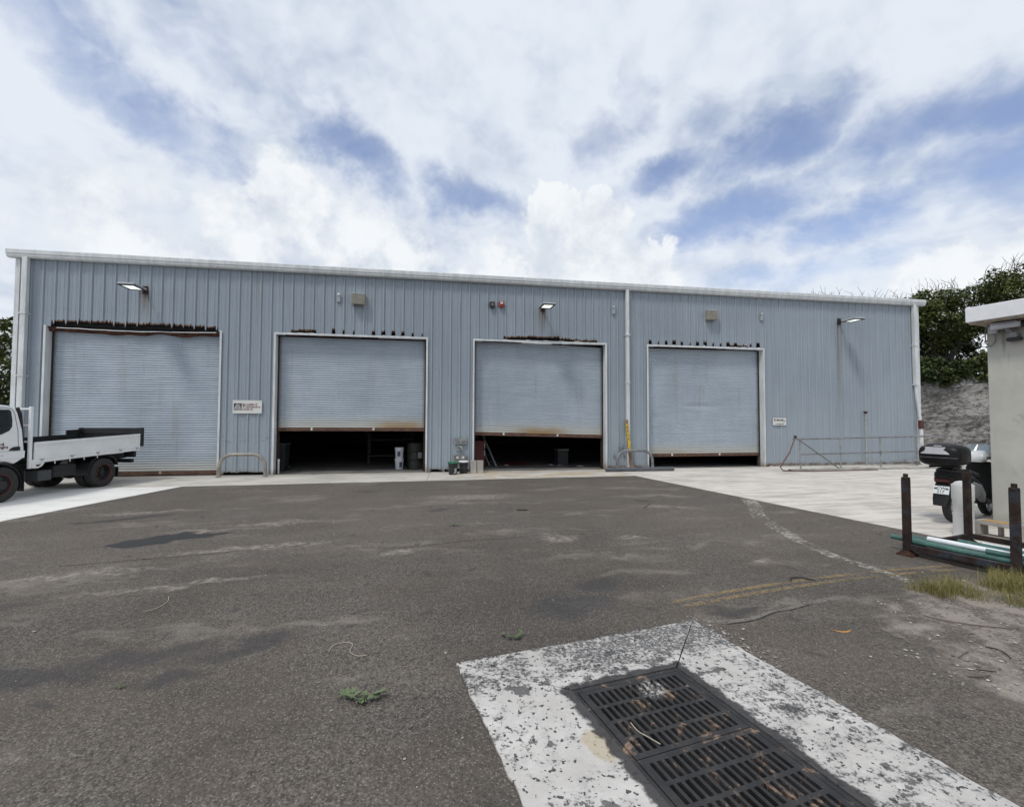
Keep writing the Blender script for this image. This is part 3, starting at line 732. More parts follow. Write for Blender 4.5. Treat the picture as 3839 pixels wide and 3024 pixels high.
for k, (a, b) in enumerate(DOORS):
    for sx, X in ((1, a), (-1, b)):
        q = MB()
        x0, x1 = (X-.012, X+.045) if sx > 0 else (X-.045, X+.012)
        q.box(x0, x1, WY-.045, WY-.035, .004, DTOP+.03)                              # face flange
        x0, x1 = (X+.035, X+.046) if sx > 0 else (X-.046, X-.035)
        q.box(x0, x1, WY-.0348, WY+REC+.05, .004, DTOP+.01)                           # reveal
        q.build('jamb', m_trim, wh)
        x0, x1 = (X+.047, X+.115) if sx > 0 else (X-.115, X-.047)
        MB().box(x0+(.03 if sx < 0 else 0), x1-(.03 if sx > 0 else 0), WY+REC-.05, WY+REC-.035, .01, DTOP-.05).build('guide_rail', m_guide, wh)
        MB().box(x0, x1, WY+REC+.036, WY+REC+.05, .01, DTOP-.05).build('guide_rail', m_guide, wh)
    # lintel and head flashing
    o = MB()
    if k == 0:
        n = 40
        def sag(f): return -.05*math.sin(f*math.pi) - .02*nz(f*9, 3.)
        o.grid(lambda u, v: (a+.05+u*(b-a-.1), WY+.02+.06*v+.014*nz(u*20, v*3), DTOP+.005-.17*v*(.8+.35*nz(u*7, 6.))+sag(u)), 60, 3)
        o.build('head_flashing', m_rust, wh)
        o = MB(); o.grid(lambda u, v: (a+.3+u*(b-a-.45), WY-.034+.006*v, DTOP-.03+sag(u*.9+.05)+.018*v-.006), 30, 1); o.build('head_strip', m_trim, wh)
    else:
        def warp(x): return (-.035*math.exp(-((x-(a+b)/2)/.8)**2) if k == 2 else 0)+.006*nz(x*3, k)
        o.grid(lambda u, v: (a-.01+u*(b-a+.02), WY-.046+.001*nz(u*30), DTOP-.028+.06*v+warp(a+u*(b-a))), 60, 1)
        o.grid(lambda u, v: (a+.046+u*(b-a-.092), WY-.045+v*(REC-.05), DTOP-.028+warp(a+u*(b-a))), 60, 1)
        o.build('head_flashing', m_trim, wh)
        MB().grid(lambda u, v: (a+.05+u*(b-a-.1), WY+.03, DTOP+.02+v*(.03+.13*max(0, nz(u*16+k*5, 3.)))), 120, 1).build('flashing_upstand', m_trim, wh)
        MB().grid(lambda u, v: (a+.3+u*(b-a)*.6, WY-.02+v*.12, DTOP-.032-.012*v-.05*max(0, nz(u*6, k*3.))), 40, 2).build('rust_scab', m_rust, wh)
    MB().box(a-.12, b+.12, WY+.10, WY+.165, DTOP+.02, DTOP+.24).build('lintel', m_black, wh)
    # curtain
    zl, zr, _ = BOT[k]; ba, bb = a+.062, b-.062; zt = DTOP+.02; yc = WY+REC
    m = mat('roller_curtain', f_curtain(float(k), (zl+zr)/2, (0,.85,.9,.25)[k]), (.35,.4,.45), .5, spec=.4)
    sp = .0715; vs = []; fs = []; nx = 26
    pr = [(0,-.002), (.09,.009), (.20,.013), (.5,.0155), (.80,.012), (.93,.006)]
    ns = int((zt-(zl+zr)/2-.1)/sp)
    levels = [(i+q, d) for i in range(ns) for q, d in pr] + [(ns, 0.)]
    for lv, d in levels:
        for i in range(nx+1):
            f = i/nx; X = ba+(bb-ba)*f; z0 = zl+(zr-zl)*f+.1
            zz = z0 + lv*sp; 
            wob = .010*nz(X*.9, lv*.22, k*7.)+.004*nz(X*4, lv*.9, k*3.)
            if k == 3: wob += .030*math.exp(-((X-9.7)/.7)**2-((lv-24)/1.2)**2)
            zz += .006*nz(X*1.1, lv*.13, 20+k)
            vs.append((X, yc-d+wob, zz))
    for j in range(len(levels)-1):
        for i in range(nx): A = j*(nx+1)+i; fs.append((A, A+1, A+nx+2, A+nx+1))
    names = ['fully lowered leftmost roller door behind the truck', 'half raised roller door with white buckets behind it', 'crookedly raised roller door with ladder behind it', 'almost closed roller door next to the downpipe']
    cu = MB().add(vs, fs).build('roller_door', m, wh, smooth=70); cu['label'] = names[k]
    bar = MB()
    sl_ = (zr-zl)/(bb-ba); Mb = Mframe(Vector((ba, yc, zl)), Vector((1,0,sl_)).normalized(), AY, Vector((-sl_,0,1)).normalized())
    bar.box(0, bb-ba, -.030, .022, 0, .022, Mb).box(0, bb-ba, -.012, .016, .022, .104, Mb)
    bar.build('bottom_bar', m_bar, cu)
    for i in range(7):
        X = (bb-ba)*(i+.6)/7.2; MB().box(X-.03, X+.03, -.020, -.012, .024, .10, Mb).build('bar_cleat', m_trim if i % 3 == 1 else m_bar, cu)
# rolled drums behind the headers close the gap above each curtain
for a, b in DOORS:
    MB().tube([(a-.1, WY+.45, DTOP+.22), (b+.1, WY+.45, DTOP+.22)], .20, 16).build('curtain_drum', m_inside, wh, smooth=True)

# ------------------------------------------------------------------ rock face, bank and kerb
def f_rock(t):
    P = t.pos(); n = t.noise(P, .8, 4, .65); md = t.noise(t.mapping(P, rot=(.3,.2,.4), sca=(1,1,2.2)), 5.5, 4, .72); fine = t.noise(P, 13., 3, .7)
    b = t.mix(t.ss(n*.4+md*.6, .36, .64), (.14,.133,.127), (.37,.355,.335))
    b = t.mix(t.ss(md, .46, .38)*.7, b, (.055,.052,.05)); b = t.mix(t.ss(fine, .55, .75)*.4, b, (.38,.365,.34))
    return {'Base Color': b, 'Roughness': .95, 'Normal': t.bump(md*1.0+fine*.4, .9, .06)}
m_rock = mat('limestone', f_rock, (.2,.19,.18), .95, spec=.2)
def rockline(u): return Vector((18.3+u*24, 21.4-u*10.2))
def rock(u, v):
    q = rockline(u); n = Vector((-10.2, -24)).normalized(); h = 3.80+.25*nz(u*14, 2.)+.12*nz(u*50)
    d = .35*nz(u*14, v*2.2, 3)+.17*nz(u*45, v*7, 5)+.08*nz(u*120, v*20, 9)
    f = min(1, (1-v)*10)
    return (q.x+n.x*d - n.x*.35*(1-f), q.y+n.y*d - n.y*.35*(1-f), -.05+v*h)
kind(MB().grid(rock, 170, 40).build('rock_face', m_rock), 'structure', 'grey hacked limestone face right of the warehouse')
m_soil = plain('bank_soil', (.07,.06,.045), .95, var=.4)
def bank(u, v):
    q = rockline(u)+Vector((10.2, 24)).normalized()*(.15+v*6); return (q.x, q.y, 3.58+.12*v+.1*nz(q.x, q.y))
kind(MB().grid(bank, 60, 14).build('bank', m_soil), 'structure', 'earth bank on top of the rock face')
m_kerb = plain('old_mortar', (.30,.285,.26), .9, var=.3, scale=3., bump=.5)
def kerbf(u, v):
    x = 11.9+u*8.2; y = 13.9+.10*u+.35*max(0, u-.6)**1.5+.03*nz(u*20); a = v*math.pi; hw = .11+.03*nz(u*17, 4)
    return (x, y+hw*math.cos(a), .0+(.075+.025*nz(u*26, 7))*math.sin(a))
kind(MB().grid(kerbf, 90, 6).build('kerb', m_kerb, smooth=True), 'structure', 'low lumpy mortar kerb along the railing')

# ------------------------------------------------------------------ foliage
def f_leaf(c0, c1, c2):
    def f(t):
        r = t.island(); n = t.noise(t.pos(), .55, 2, .5)
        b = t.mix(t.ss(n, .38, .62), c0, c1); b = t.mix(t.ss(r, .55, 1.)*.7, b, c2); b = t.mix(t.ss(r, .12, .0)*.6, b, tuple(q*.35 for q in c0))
        return {'Base Color': b, 'Roughness': .6}
    return f
m_leaf = mat('leaf_green', f_leaf((.058,.082,.024), (.112,.134,.038), (.19,.20,.07)), (.06,.09,.02), .6, spec=.3)
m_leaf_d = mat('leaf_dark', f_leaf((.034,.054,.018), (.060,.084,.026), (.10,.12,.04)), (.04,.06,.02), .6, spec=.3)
m_bark = plain('bark', (.13,.115,.10), .95, var=.35, scale=5)
def leaves(rng, cl, m, name, parent, size=.16, per=60, flat=.7):
    vs = []; fs = []
    for (cx, cy, cz, r) in cl:
        for k in range(per):
            th = rng.uniform(0, 6.283); ph = math.acos(rng.uniform(-1, 1)); rr = r*rng.uniform(.25, 1.)**.6
            c = Vector((cx+rr*math.sin(ph)*math.cos(th), cy+rr*math.sin(ph)*math.sin(th), cz+rr*flat*math.cos(ph)))
            d = Vector((rng.gauss(0, 1), rng.gauss(0, 1), rng.gauss(0, .6)-.15)).normalized()
            e = d.cross(Vector((rng.gauss(0, .6), rng.gauss(0, .6), 1))).normalized()
            L = size*rng.uniform(.6, 1.3); W = L*.30; o = len(vs)
            vs += [c-d*L*.5, c+e*W-d*L*.05, c+d*L*.5, c-e*W-d*L*.05]; fs.append((o, o+1, o+2, o+3))
    me = bpy.data.meshes.new(name); me.from_pydata([tuple(v) for v in vs], [], fs); me.materials.append(m)
    return put(name, me, parent)
def limb(o, rng, a, b, r0, r1, bend=.25, n=5):
    a = Vector(a); b = Vector(b); L = (b-a).length; pts = []; off = Vector((rng.gauss(0,1), rng.gauss(0,1), rng.gauss(0,.4)))*L*bend*.3
    for i in range(n+1):
        f = i/n; pts.append(a.lerp(b, f)+off*math.sin(f*3.14)+Vector((rng.gauss(0,1), rng.gauss(0,1), rng.gauss(0,1)))*L*.018)
    o.tube(pts, [r0+(r1-r0)*i/n for i in range(n+1)], 6); return pts
def tree(label, base, cen, rad, seed, nclump, m, name='tree', trunk=.12, size=.15, per=60, group=None, twigs=0, holes=None, limbs=9, clump=.5):
    rng = random.Random(seed); t = thing(name, label, 'tree' if name == 'tree' else 'shrub', base, 0, group)
    b = Vector(base); cl = []; tries = 0
    while len(cl) < nclump and tries < nclump*12:
        tries += 1
        u = Vector((rng.gauss(0,1), rng.gauss(0,1), rng.gauss(0,1))).normalized()*rng.uniform(.35, 1.)**.5
        q = Vector((cen[0]+u.x*rad[0], cen[1]+u.y*rad[1], cen[2]+u.z*rad[2]))
        q.z += .35*nz(q.x*.9, q.y*.9, seed)
        if nz(q.x*.75, q.y*.75, q.z*.75+seed) < -.32 and rng.random() < .7: continue
        if holes and any((q-Vector(h[:3])).length < h[3] for h in holes): continue
        cl.append((q.x-b.x, q.y-b.y, q.z-b.z, clump*rng.uniform(.55, 1.2)))
    o = MB(); top = Vector((cen[0], cen[1], cen[2]))-b; fork = Vector((top.x*.3, top.y*.3, top.z*.45))
    limb(o, rng, (0,0,-.15), fork, trunk, trunk*.75, .3); o.build('trunk', m_bark, t, smooth=True)
    for i in range(limbs):
        c = rng.choice(cl); o = MB(); p = limb(o, rng, fork*rng.uniform(.5, 1.), c[:3], trunk*.45, .012, .5, 6)
        for k in range(4):
            q = p[rng.randint(2, 5)]; e = q+Vector((rng.gauss(0,.5), rng.gauss(0,.5), rng.gauss(.15,.4)))*.9
            limb(o, rng, q, e, .022, .007, .4, 3)
        o.build('limb', m_bark, t)
    if twigs:
        o = MB()
        for i in range(twigs):
            a = rng.uniform(0, 6.283); rr = rng.uniform(0, .95); px = cen[0]+rad[0]*rr*math.cos(a); py = cen[1]+rad[1]*rr*math.sin(a)
            pz = cen[2]+rad[2]*math.sqrt(max(0, 1-rr*rr))*.85
            s_ = Vector((px, py, pz))-b; e = s_+Vector((rng.gauss(0,.16), rng.gauss(0,.16), rng.uniform(.5, 1.15))); p = limb(o, rng, s_, e, .016, .006, .5, 4)
            if rng.random() < .7: limb(o, rng, p[2], p[2]+Vector((rng.gauss(0,.25), rng.gauss(0,.2), rng.uniform(.2,.5))), .010, .005, .4, 2)
        kind(o.build('bare_twigs', m_bark, t), 'stuff')
    leaves(rng, cl, m, 'crown', t, size, per)
    return t
GT = 'trees on the rock bank'
HL = [(24.1,21.5,5.75,.8),(24.7,21.0,6.0,.45),(25.6,21.0,5.3,.5),(23.6,21.2,5.3,.4),(25.2,22.6,5.7,.8)]
tree('bushy tree rising over the warehouse roof corner', (21.4,22.6,3.4), (21.7,22.4,7.15), (2.5,1.6,1.15), 3, 150, m_leaf, trunk=.14, group=GT, twigs=24, per=95)
tree('leafy tree with sky gaps between warehouse corner and small hut', (24.6,21.6,3.4), (24.4,21.7,6.8), (2.3,1.5,1.25), 5, 190, m_leaf, trunk=.15, group=GT, twigs=26, holes=HL, limbs=22, per=95)
tree('dense tree above the white hut roof edge', (27.2,20.6,3.4), (27.0,20.7,7.1), (2.2,1.5,1.6), 8, 220, m_leaf, trunk=.15, group=GT, twigs=26, limbs=20, per=95, holes=HL)
tree('tallest tree at the right edge behind the hut', (30.4,19.5,3.4), (30.2,19.4,7.7), (2.4,1.7,2.1), 11, 240, m_leaf, trunk=.16, group=GT, twigs=20, per=70)
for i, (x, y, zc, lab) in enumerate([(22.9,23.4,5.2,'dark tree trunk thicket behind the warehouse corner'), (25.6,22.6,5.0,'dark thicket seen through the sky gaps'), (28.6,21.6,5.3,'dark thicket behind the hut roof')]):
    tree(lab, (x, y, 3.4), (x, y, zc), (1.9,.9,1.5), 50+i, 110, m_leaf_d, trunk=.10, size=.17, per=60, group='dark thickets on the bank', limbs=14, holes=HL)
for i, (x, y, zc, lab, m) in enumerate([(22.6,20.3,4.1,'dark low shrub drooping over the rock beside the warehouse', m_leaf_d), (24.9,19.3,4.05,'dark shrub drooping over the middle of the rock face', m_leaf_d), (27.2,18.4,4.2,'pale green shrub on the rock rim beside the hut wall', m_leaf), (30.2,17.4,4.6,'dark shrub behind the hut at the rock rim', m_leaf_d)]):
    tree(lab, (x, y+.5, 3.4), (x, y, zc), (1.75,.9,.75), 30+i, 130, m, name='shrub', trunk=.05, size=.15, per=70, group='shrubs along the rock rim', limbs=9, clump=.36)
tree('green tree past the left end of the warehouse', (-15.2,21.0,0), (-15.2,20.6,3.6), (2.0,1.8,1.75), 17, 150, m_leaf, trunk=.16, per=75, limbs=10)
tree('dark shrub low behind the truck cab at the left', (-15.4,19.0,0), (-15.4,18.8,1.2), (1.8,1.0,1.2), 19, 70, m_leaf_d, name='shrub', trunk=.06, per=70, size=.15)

# ------------------------------------------------------------------ small hut at the right
def f_hut(t):
    P = t.pos(); x, y, z = t.xyz(P); n = t.noise(P, 1.4, 5, .65); s = t.noise(t.comb(x*8., y*8., z*.8), 1., 4, .65); fine = t.noise(P, 45., 3, .7)
    b = t.mix(t.ss(n, .3, .7), (.44,.435,.385), (.54,.53,.475))
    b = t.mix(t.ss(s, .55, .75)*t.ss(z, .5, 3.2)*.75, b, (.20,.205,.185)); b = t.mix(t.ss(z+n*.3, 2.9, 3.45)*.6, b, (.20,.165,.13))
    b = t.mix(t.ss(t.noise(P, 3.1, 4, .6), .64, .70)*.35, b, (.24,.25,.23)); b = t.mix(t.ss(z+n*.4, .5, .1)*.5, b, (.24,.23,.19))
    return {'Base Color': b, 'Roughness': .85, 'Normal': t.bump(fine+n, .25, .005)}
m_hut = mat('cream_render', f_hut, (.42,.42,.33), .85, spec=.25)
m_fascia = plain('white_painted_edge', (.82,.82,.83), .7, var=.04, scale=9.)
m_soffit = plain('stained_soffit', (.34,.29,.23), .9, var=.35)
HC = Vector((9.1, 6.25)); HU = Vector((-.2, .98)).normalized(); HV = Vector((HU.y, -HU.x))
hut = thing('hut', 'small cream rendered hut with white flat roof edge at the right', 'hut', (HC.x, HC.y, 0), math.atan2(HV.y, HV.x))
# local: +x along HV (away to the right), -y along the wall towards the viewer
MB().box(0, 3.4, -5.2, 0, 0, 3.30).build('wall', m_hut, hut, bevel=.015)
MB().box(-.36, 3.8, -5.6, .11, 3.33, 3.575).build('roof_slab', m_fascia, hut, bevel=.01)
MB().box(-.33, 3.77, -5.57, .08, 3.30, 3.332).build('soffit', m_soffit, hut)
m_cambody = plain('camera_grey', (.50,.51,.53), .45, var=.1); m_dark = plain('dark_plastic', (.025,.025,.028), .45); m_lens = plain('lens_black', (.01,.01,.012), .12)
m_grey = plain('weathered_grey', (.20,.20,.205), .6, var=.25)
sc_ = thing('security_camera', 'grey weatherproof security camera under the hut roof edge', 'camera', (HC.x-HV.x*.005, HC.y-HV.y*.005, 0), math.atan2(HV.y, HV.x))
MB().box(-.06, 0, -.16, -.045, 3.14, 3.265).build('junction_box', m_cambody, sc_, bevel=.008)
CM = Mframe(Vector((-.15, -.30, 3.20)), Vector((.25,-.97,.05)).normalized(), Vector((.97,.25,0)).normalized(), Vector((-.01,-.05,1)).normalized())
h = MB().box(-.17, .17, -.055, .055, -.02, .065, CM).build('housing', m_cambody, sc_, bevel=.02)
MB().box(-.18, .13, -.062, .062, .066, .075, CM).build('sun_shield', m_cambody, h)
MB().lathe([(0,.0),(.045,.0),(.045,.05),(.03,.052),(.03,.03),(0,.03)], 16, CM @ Matrix.Translation((.17,0,.022)) @ Matrix.Rotation(R(90), 4, 'Y')).build('lens_ring', m_lens, h, smooth=True)
MB().box(-.14, 0, -.42, -.30, 3.03, 3.10).tube([(-.02,-.36,3.06),(-.10,-.35,3.10),(-.15,-.30,3.18)], .025, 8).build('bracket', m_grey, sc_)
MB().box(-.10, 0, -.44, -.28, 2.985, 3.03).build('base_plate', m_dark, sc_)
MB().tube([(-.012,.0,3.25),(-.02,.005,3.15),(-.022,.0,3.0),(-.025,-.03,2.95),(-.03,-.07,2.94),(-.03,-.12,3.0),(-.03,-.125,3.08),(-.03,-.11,3.14)], .009, 8).build('cable', m_grey, sc_, smooth=True)

# ------------------------------------------------------------------ things fixed to the warehouse front
m_alu = plain('lamp_aluminium', (.50,.51,.52), .4, var=.12, metal=.3)
def f_led(t): return {'Emission Color': (.93, 1., .94), 'Emission Strength': .8, 'Base Color': (.8,.82,.8)}
m_led = mat('led_panel', f_led, (.9,.95,.9), .3)
def lamp(x, label):
    t = thing('wall_lamp', label, 'lamp', (x, WY-.034, 5.50), 0, 'lit floodlights on the warehouse wall')
    MB().box(-.075, .075, -.014, 0, -.13, .11).build('wall_plate', m_guide, t)
    MB().box(-.03, .03, -.34, -.014, -.06, .0).build('arm', m_dark, t, bevel=.01)
    y0, y1, hw = -.90, -.32, .21; z0 = -.085; tip = .012
    def P(f, s): return (s*hw, y0+(y1-y0)*f, z0+tip*(1-f))
    b = MB(); q = [P(0,-1), P(0,1), P(1,1), P(1,-1)]
    b.add([*q, *[(a*.97, c, d+.045) for a, c, d in q], (-.10,-.72,.045+z0+.03), (.10,-.72,z0+.075), (.10,-.46,z0+.07), (-.10,-.46,z0+.07), (-.04,-.64,z0+.105), (.04,-.64,z0+.105), (.04,-.52,z0+.10), (-.04,-.52,z0+.10)],
          [(3,2,1,0),(0,1,5,4),(1,2,6,5),(2,3,7,6),(3,0,4,7)] + [(4+i, 4+(i+1)%4, 8+(i+1)%4, 8+i) for i in range(4)] + [(8+i, 8+(i+1)%4, 12+(i+1)%4, 12+i) for i in range(4)] + [(12,13,14,15)])
    b.build('lamp_head', m_alu, t)
    r = MB(); zz = z0-.022
    r.box(-hw, hw, y0, y0+.06, zz, z0+.008).box(-hw, hw, y1-.07, y1, zz, z0-.002).box(-hw, -hw+.055, y0+.06, y1-.07, zz, z0).box(hw-.055, hw, y0+.06, y1-.07, zz, z0); r.build('bezel', m_dark, t)
    MB().box(-hw+.055, hw-.055, y0+.06, y1-.07, z0-.010, z0-.003).build('led_panel', m_led, t)
lamp(LAMPS[0], 'lit floodlight above the leftmost roller door'); lamp(LAMPS[1], 'lit floodlight above the crookedly raised door'); lamp(LAMPS[2], 'lit floodlight on the blank wall right of the doors')
m_sensor = plain('sensor_grey', (.34,.36,.38), .5)
for x, l in ((-2.88, 'small grey wall sensor left of the beige light box'), (6.26, 'small grey wall sensor beside the middle downpipe'), (12.05, 'small grey wall sensor over the corner of the last door')):
    t = thing('wall_sensor', l, 'sensor', (x, WY-.008, 5.51), 0, 'wall sensors')
    MB().box(-.055, .055, -.06, 0, -.13, .09).build('body', m_sensor, t, bevel=.02)
    MB().lathe([(0,.09),(.045,.09),(.05,.12),(.035,.16),(0,.17)], 14, Matrix.Translation((0,-.045,0))).build('cap', m_alu if x > 0 else m_pvc, t, smooth=True)
m_beige = plain('beige_housing', (.34,.32,.26), .6, var=.2); m_glass = plain('dull_glass', (.26,.25,.20), .25); m_pale = plain('pale_lid', (.60,.61,.61), .5)
for x, l in ((-2.28, 'beige box light above the half raised door'), (9.96, 'beige box light above the almost closed door')):
    t = thing('box_light', l, 'lamp', (x, WY-.034, 5.48), 0, 'unlit box lights')
    MB().prism([(0,.17),(-.20,.15),(-.17,-.17),(0,-.15)], -.20, .20, Mframe(Vector((0,0,0)), AY, AZ, AX)).build('housing', m_beige, t, bevel=.01)
    MB().prism([(.0,.172),(-.215,.152),(-.215,.166),(.0,.19)], -.21, .21, Mframe(Vector((0,0,0)), AY, AZ, AX)).build('lid', m_pale, t)
    MB().prism([(-.203,.12),(-.178,-.15),(-.183,-.15),(-.208,.12)], -.16, .16, Mframe(Vector((0,0,0)), AY, AZ, AX)).build('glass', m_glass, t)
t = thing('alarm_box', 'small black alarm box beside the red alarm', 'alarm', (1.99, WY-.034, 5.52))
MB().box(-.085, .085, -.08, 0, -.10, .10).build('body', m_dark, t, bevel=.012); MB().lathe([(0,0),(.04,0),(.035,.02),(0,.025)], 14, Matrix.Translation((0,-.08,.0)) @ Matrix.Rotation(R(90), 4, 'X')).build('sounder', m_grey, t, smooth=True)
t = thing('alarm_strobe', 'small red fire alarm with pale strobe above the crooked door', 'alarm', (2.30, WY-.034, 5.55))
MB().box(-.09, .09, -.07, 0, -.10, .10).build('body', plain('alarm_red', (.33,.03,.028), .45), t, bevel=.012); MB().box(-.045, .045, -.11, -.07, -.01, .07).build('strobe', m_pale, t, bevel=.012)

# signs
m_board = plain('sign_white', (.66,.66,.62), .45, var=.06, scale=4); m_ink = plain('sign_navy', (.012,.016,.028), .5); m_maroon = plain('sign_maroon', (.15,.035,.05), .55); m_white = plain('sign_line', (.72,.73,.73), .5)
m_inkb = plain('sign_black', (.02,.022,.024), .5)
def signM(x, y, z): return Mframe(Vector((x, y, z)), AX, AZ, Vector((0,-1,0)))
t = thing('sign_board', 'white company sign with dark square emblem on first pier', 'sign', (-5.47, WY-.04, 2.07))
bd = MB().box(-.41, .41, -.012, .0, -.20, .20).build('board', m_board, t, bevel=.003)
MB().box(-.375, -.155, -.0145, -.0122, -.10, .105).build('emblem_ground', m_ink, t)
em = MB()
def loop(cx, cz, rx, rz, ang, a0=0, a1=360, r=.0055):
    pts = []
    for i in range(25):
        th = R(a0+(a1-a0)*i/24); px, pz = rx*math.cos(th), rz*math.sin(th); c_, s_ = math.cos(R(ang)), math.sin(R(ang))
        pts.append((cx+px*c_-pz*s_, -.0165, cz+px*s_+pz*c_))
    em.tube(pts, r, 5, cap=False)
loop(-.265,-.045,.098,.030,14); loop(-.265,-.045,.098,.030,-14); loop(-.265,-.005,.045,.085,12); loop(-.24,.03,.055,.03,0,0,180,.007); loop(-.262,-.058,.022,.022,0); loop(-.305,.02,.028,.02,20); loop(-.24,-.01,.04,.035,40)
em.build('emblem_lines', m_white, t)
for i, s in enumerate(('Specialized', 'Technologies', 'Limited')): text(s, .094, m_maroon, t, signM(-.135, -.0125, .045-.072*i), bold=.0028)
t = thing('sign_board', 'small white sign with bold black lettering right of the last door', 'sign', (12.71, WY-.04, 1.665))
MB().box(-.275, .275, -.012, 0, -.135, .135).build('board', m_board, t, bevel=.003)
text('bedrock', .115, m_inkb, t, signM(-.225, -.0125, .025), bold=.0045)
o = MB().prism([(-.19,-.092),(-.08,-.080),(.10,-.080),(.165,-.055),(.18,-.055),(.16,-.088),(.06,-.102),(-.08,-.102)], 0, .0015, signM(0,-.0122,0)); o.build('underline_swoosh', m_inkb, t)
o = MB().prism([(.165,.045),(.215,.05),(.225,.02),(.205,-.01),(.165,-.008),(.175,.02)], 0, .0015, signM(0,-.0122,0)); o.build('emblem', m_grey, t)

# wall sockets and conduit on the second pier
m_sock = plain('socket_grey', (.27,.285,.28), .6, var=.25)
t = thing('socket_box', 'upper double grey socket box on the second pier', 'socket box', (.965, WY-.034, 1.015))
MB().box(-.20, .20, -.06, 0, -.115, .115).build('body', m_sock, t, bevel=.01)
for dx in (-.09, .09): MB().lathe([(0,0),(.062,0),(.055,.03),(.03,.035),(0,.035)], 16, Matrix.Translation((dx,-.06,.0)) @ Matrix.Rotation(R(90), 4, 'X')).build('cover', m_grey, t, smooth=True)
t = thing('switch_box', 'small grey isolator box between the two socket boxes', 'switch box', (.94, WY-.034, .78))
MB().box(-.10, .10, -.055, 0, -.08, .08).build('body', m_sock, t, bevel=.008); MB().box(-.05, .05, -.075, -.055, -.012, .012, Matrix.Rotation(R(30), 4, 'Y')).build('lever', m_dark, t)
MB().box(-.02, .02, -.03, 0, .08, .12).build('conduit', m_sock, t)
t = thing('socket_box', 'lower grey socket box just above the buckets', 'socket box', (.965, WY-.034, .45))
MB().box(-.20, .20, -.06, 0, -.12, .11).build('body', plain('socket_brown_grey', (.20,.19,.17), .7, var=.25), t, bevel=.01)
for dx in (-.09, .09): MB().box(dx-.04, dx+.04, -.085, -.06, -.02, .06).build('cover', m_pale, t, bevel=.01)

# ------------------------------------------------------------------ flatbed truck
def f_truckpaint(t):
    P = t.obj(); n = t.noise(P, 2.2, 5, .6); fine = t.noise(P, 26., 4, .7); x, y, z = t.xyz(P)
    b = t.mix(t.ss(n, .3, .7), (.76,.765,.755), (.84,.845,.835)); b = t.mix(t.ss(fine, .68, .76)*.55, b, (.30,.19,.12)); b = t.mix(t.ss(z+n*.3, 1.05, .72)*.30, b, (.40,.38,.34))
    return {'Base Color': b, 'Roughness': t.ss(n, .3, .7, .28, .42)}
m_tw = mat('truck_white', f_truckpaint, (.72,.73,.72), .35); m_cabw = plain('cab_white', (.84,.85,.845), .25, var=.04, scale=2.)
m_tyre = plain('tyre', (.030,.029,.028), .85, var=.3, scale=12, bump=.3); m_rim = plain('rim_dark', (.022,.021,.021), .55, var=.3); m_rimred = plain('rim_rust_red', (.11,.038,.028), .8, var=.3)
m_chas = plain('chassis_black', (.018,.018,.018), .7, var=.4); m_trimb = plain('black_rubber', (.018,.018,.02), .5); m_wing = plain('side_glass', (.012,.016,.018), .06, var=.02)
m_tail = plain('tail_black', (.016,.016,.017), .55, var=.3)
TD = Vector((-.18612, -.98253)); TN = Vector((.98253, -.18612)); TO = Vector((-8.02, 13.30)) - TN*.87
truck = thing('flatbed_truck', 'white dropside flatbed truck parked in front of the leftmost door', 'truck', (TO.x, TO.y, .008), math.atan2(TD.y, TD.x))
def zb(s, z): return z - .0357*(s-1.72)
def sb(o, x0, x1, y0, y1, z0, z1):
    n = len(o.v); o.box(x0, x1, y0, y1, z0, z1); o.v[n:] = [(x, y, zb(x, z)) for x, y, z in o.v[n:]]; return o
def wheel(s, y, out, deep, name='wheel'):
    """out: +1 outer face towards +y"""
    M = Matrix.Translation((s, y, .353)) @ Matrix.Rotation(R(-90*out), 4, 'X')
    r = .352; w = .105
    tp = [(.205,-w*.8),(.24,-w*.98),(.30,-w),(.335,-w*.9),(r,-w*.72),(r+.002,-w*.45),(r-.006,-w*.40),(r-.006,-w*.30),(r+.002,-w*.26),(r+.002,w*.26),(r-.006,w*.30),(r-.006,w*.40),(r+.002,w*.45),(r,w*.72),(.335,w*.9),(.30,w),(.24,w*.98),(.205,w*.8)]
    wo = MB().lathe(tp, 40, M, close=True).build('wheel', m_tyre, truck, smooth=50)
    MB().lathe([(.206,w*.82),(.218,w*.97),(.208,w*1.0),(.196,w*.80)], 40, M, close=True).build('rim_edge', m_rimred, wo, smooth=True)
    if deep: rp = [(.204,w*.8),(.19,w*.2),(.17,-w*.35),(.12,-w*.5),(.085,-w*.5),(.08,-w*.1),(.06,w*.05),(.0,w*.05)]
    else: rp = [(.204,w*.8),(.185,w*.5),(.16,w*.55),(.125,w*.85),(.09,w*.9),(.085,w*1.35),(.06,w*1.5),(.0,w*1.5)]
    MB().lathe(rp, 30, M).build('rim', m_rim, wo, smooth=40)
    for i in range(6):
        a = i*math.pi/3; zc = -w*.42 if deep else w*.92
        MB().lathe([(0,0),(.014,0),(.012,.03),(0,.03)], 6, M @ Matrix.Translation((.105*math.cos(a), .105*math.sin(a), zc))).build('wheel_nut', m_rim, wo)
wheel(0, .762, 1, True); wheel(0, .515, 1, True); wheel(0, -.762, -1, True); wheel(0, -.515, -1, True); wheel(2.31, .745, 1, False); wheel(2.31, -.745, -1, False)
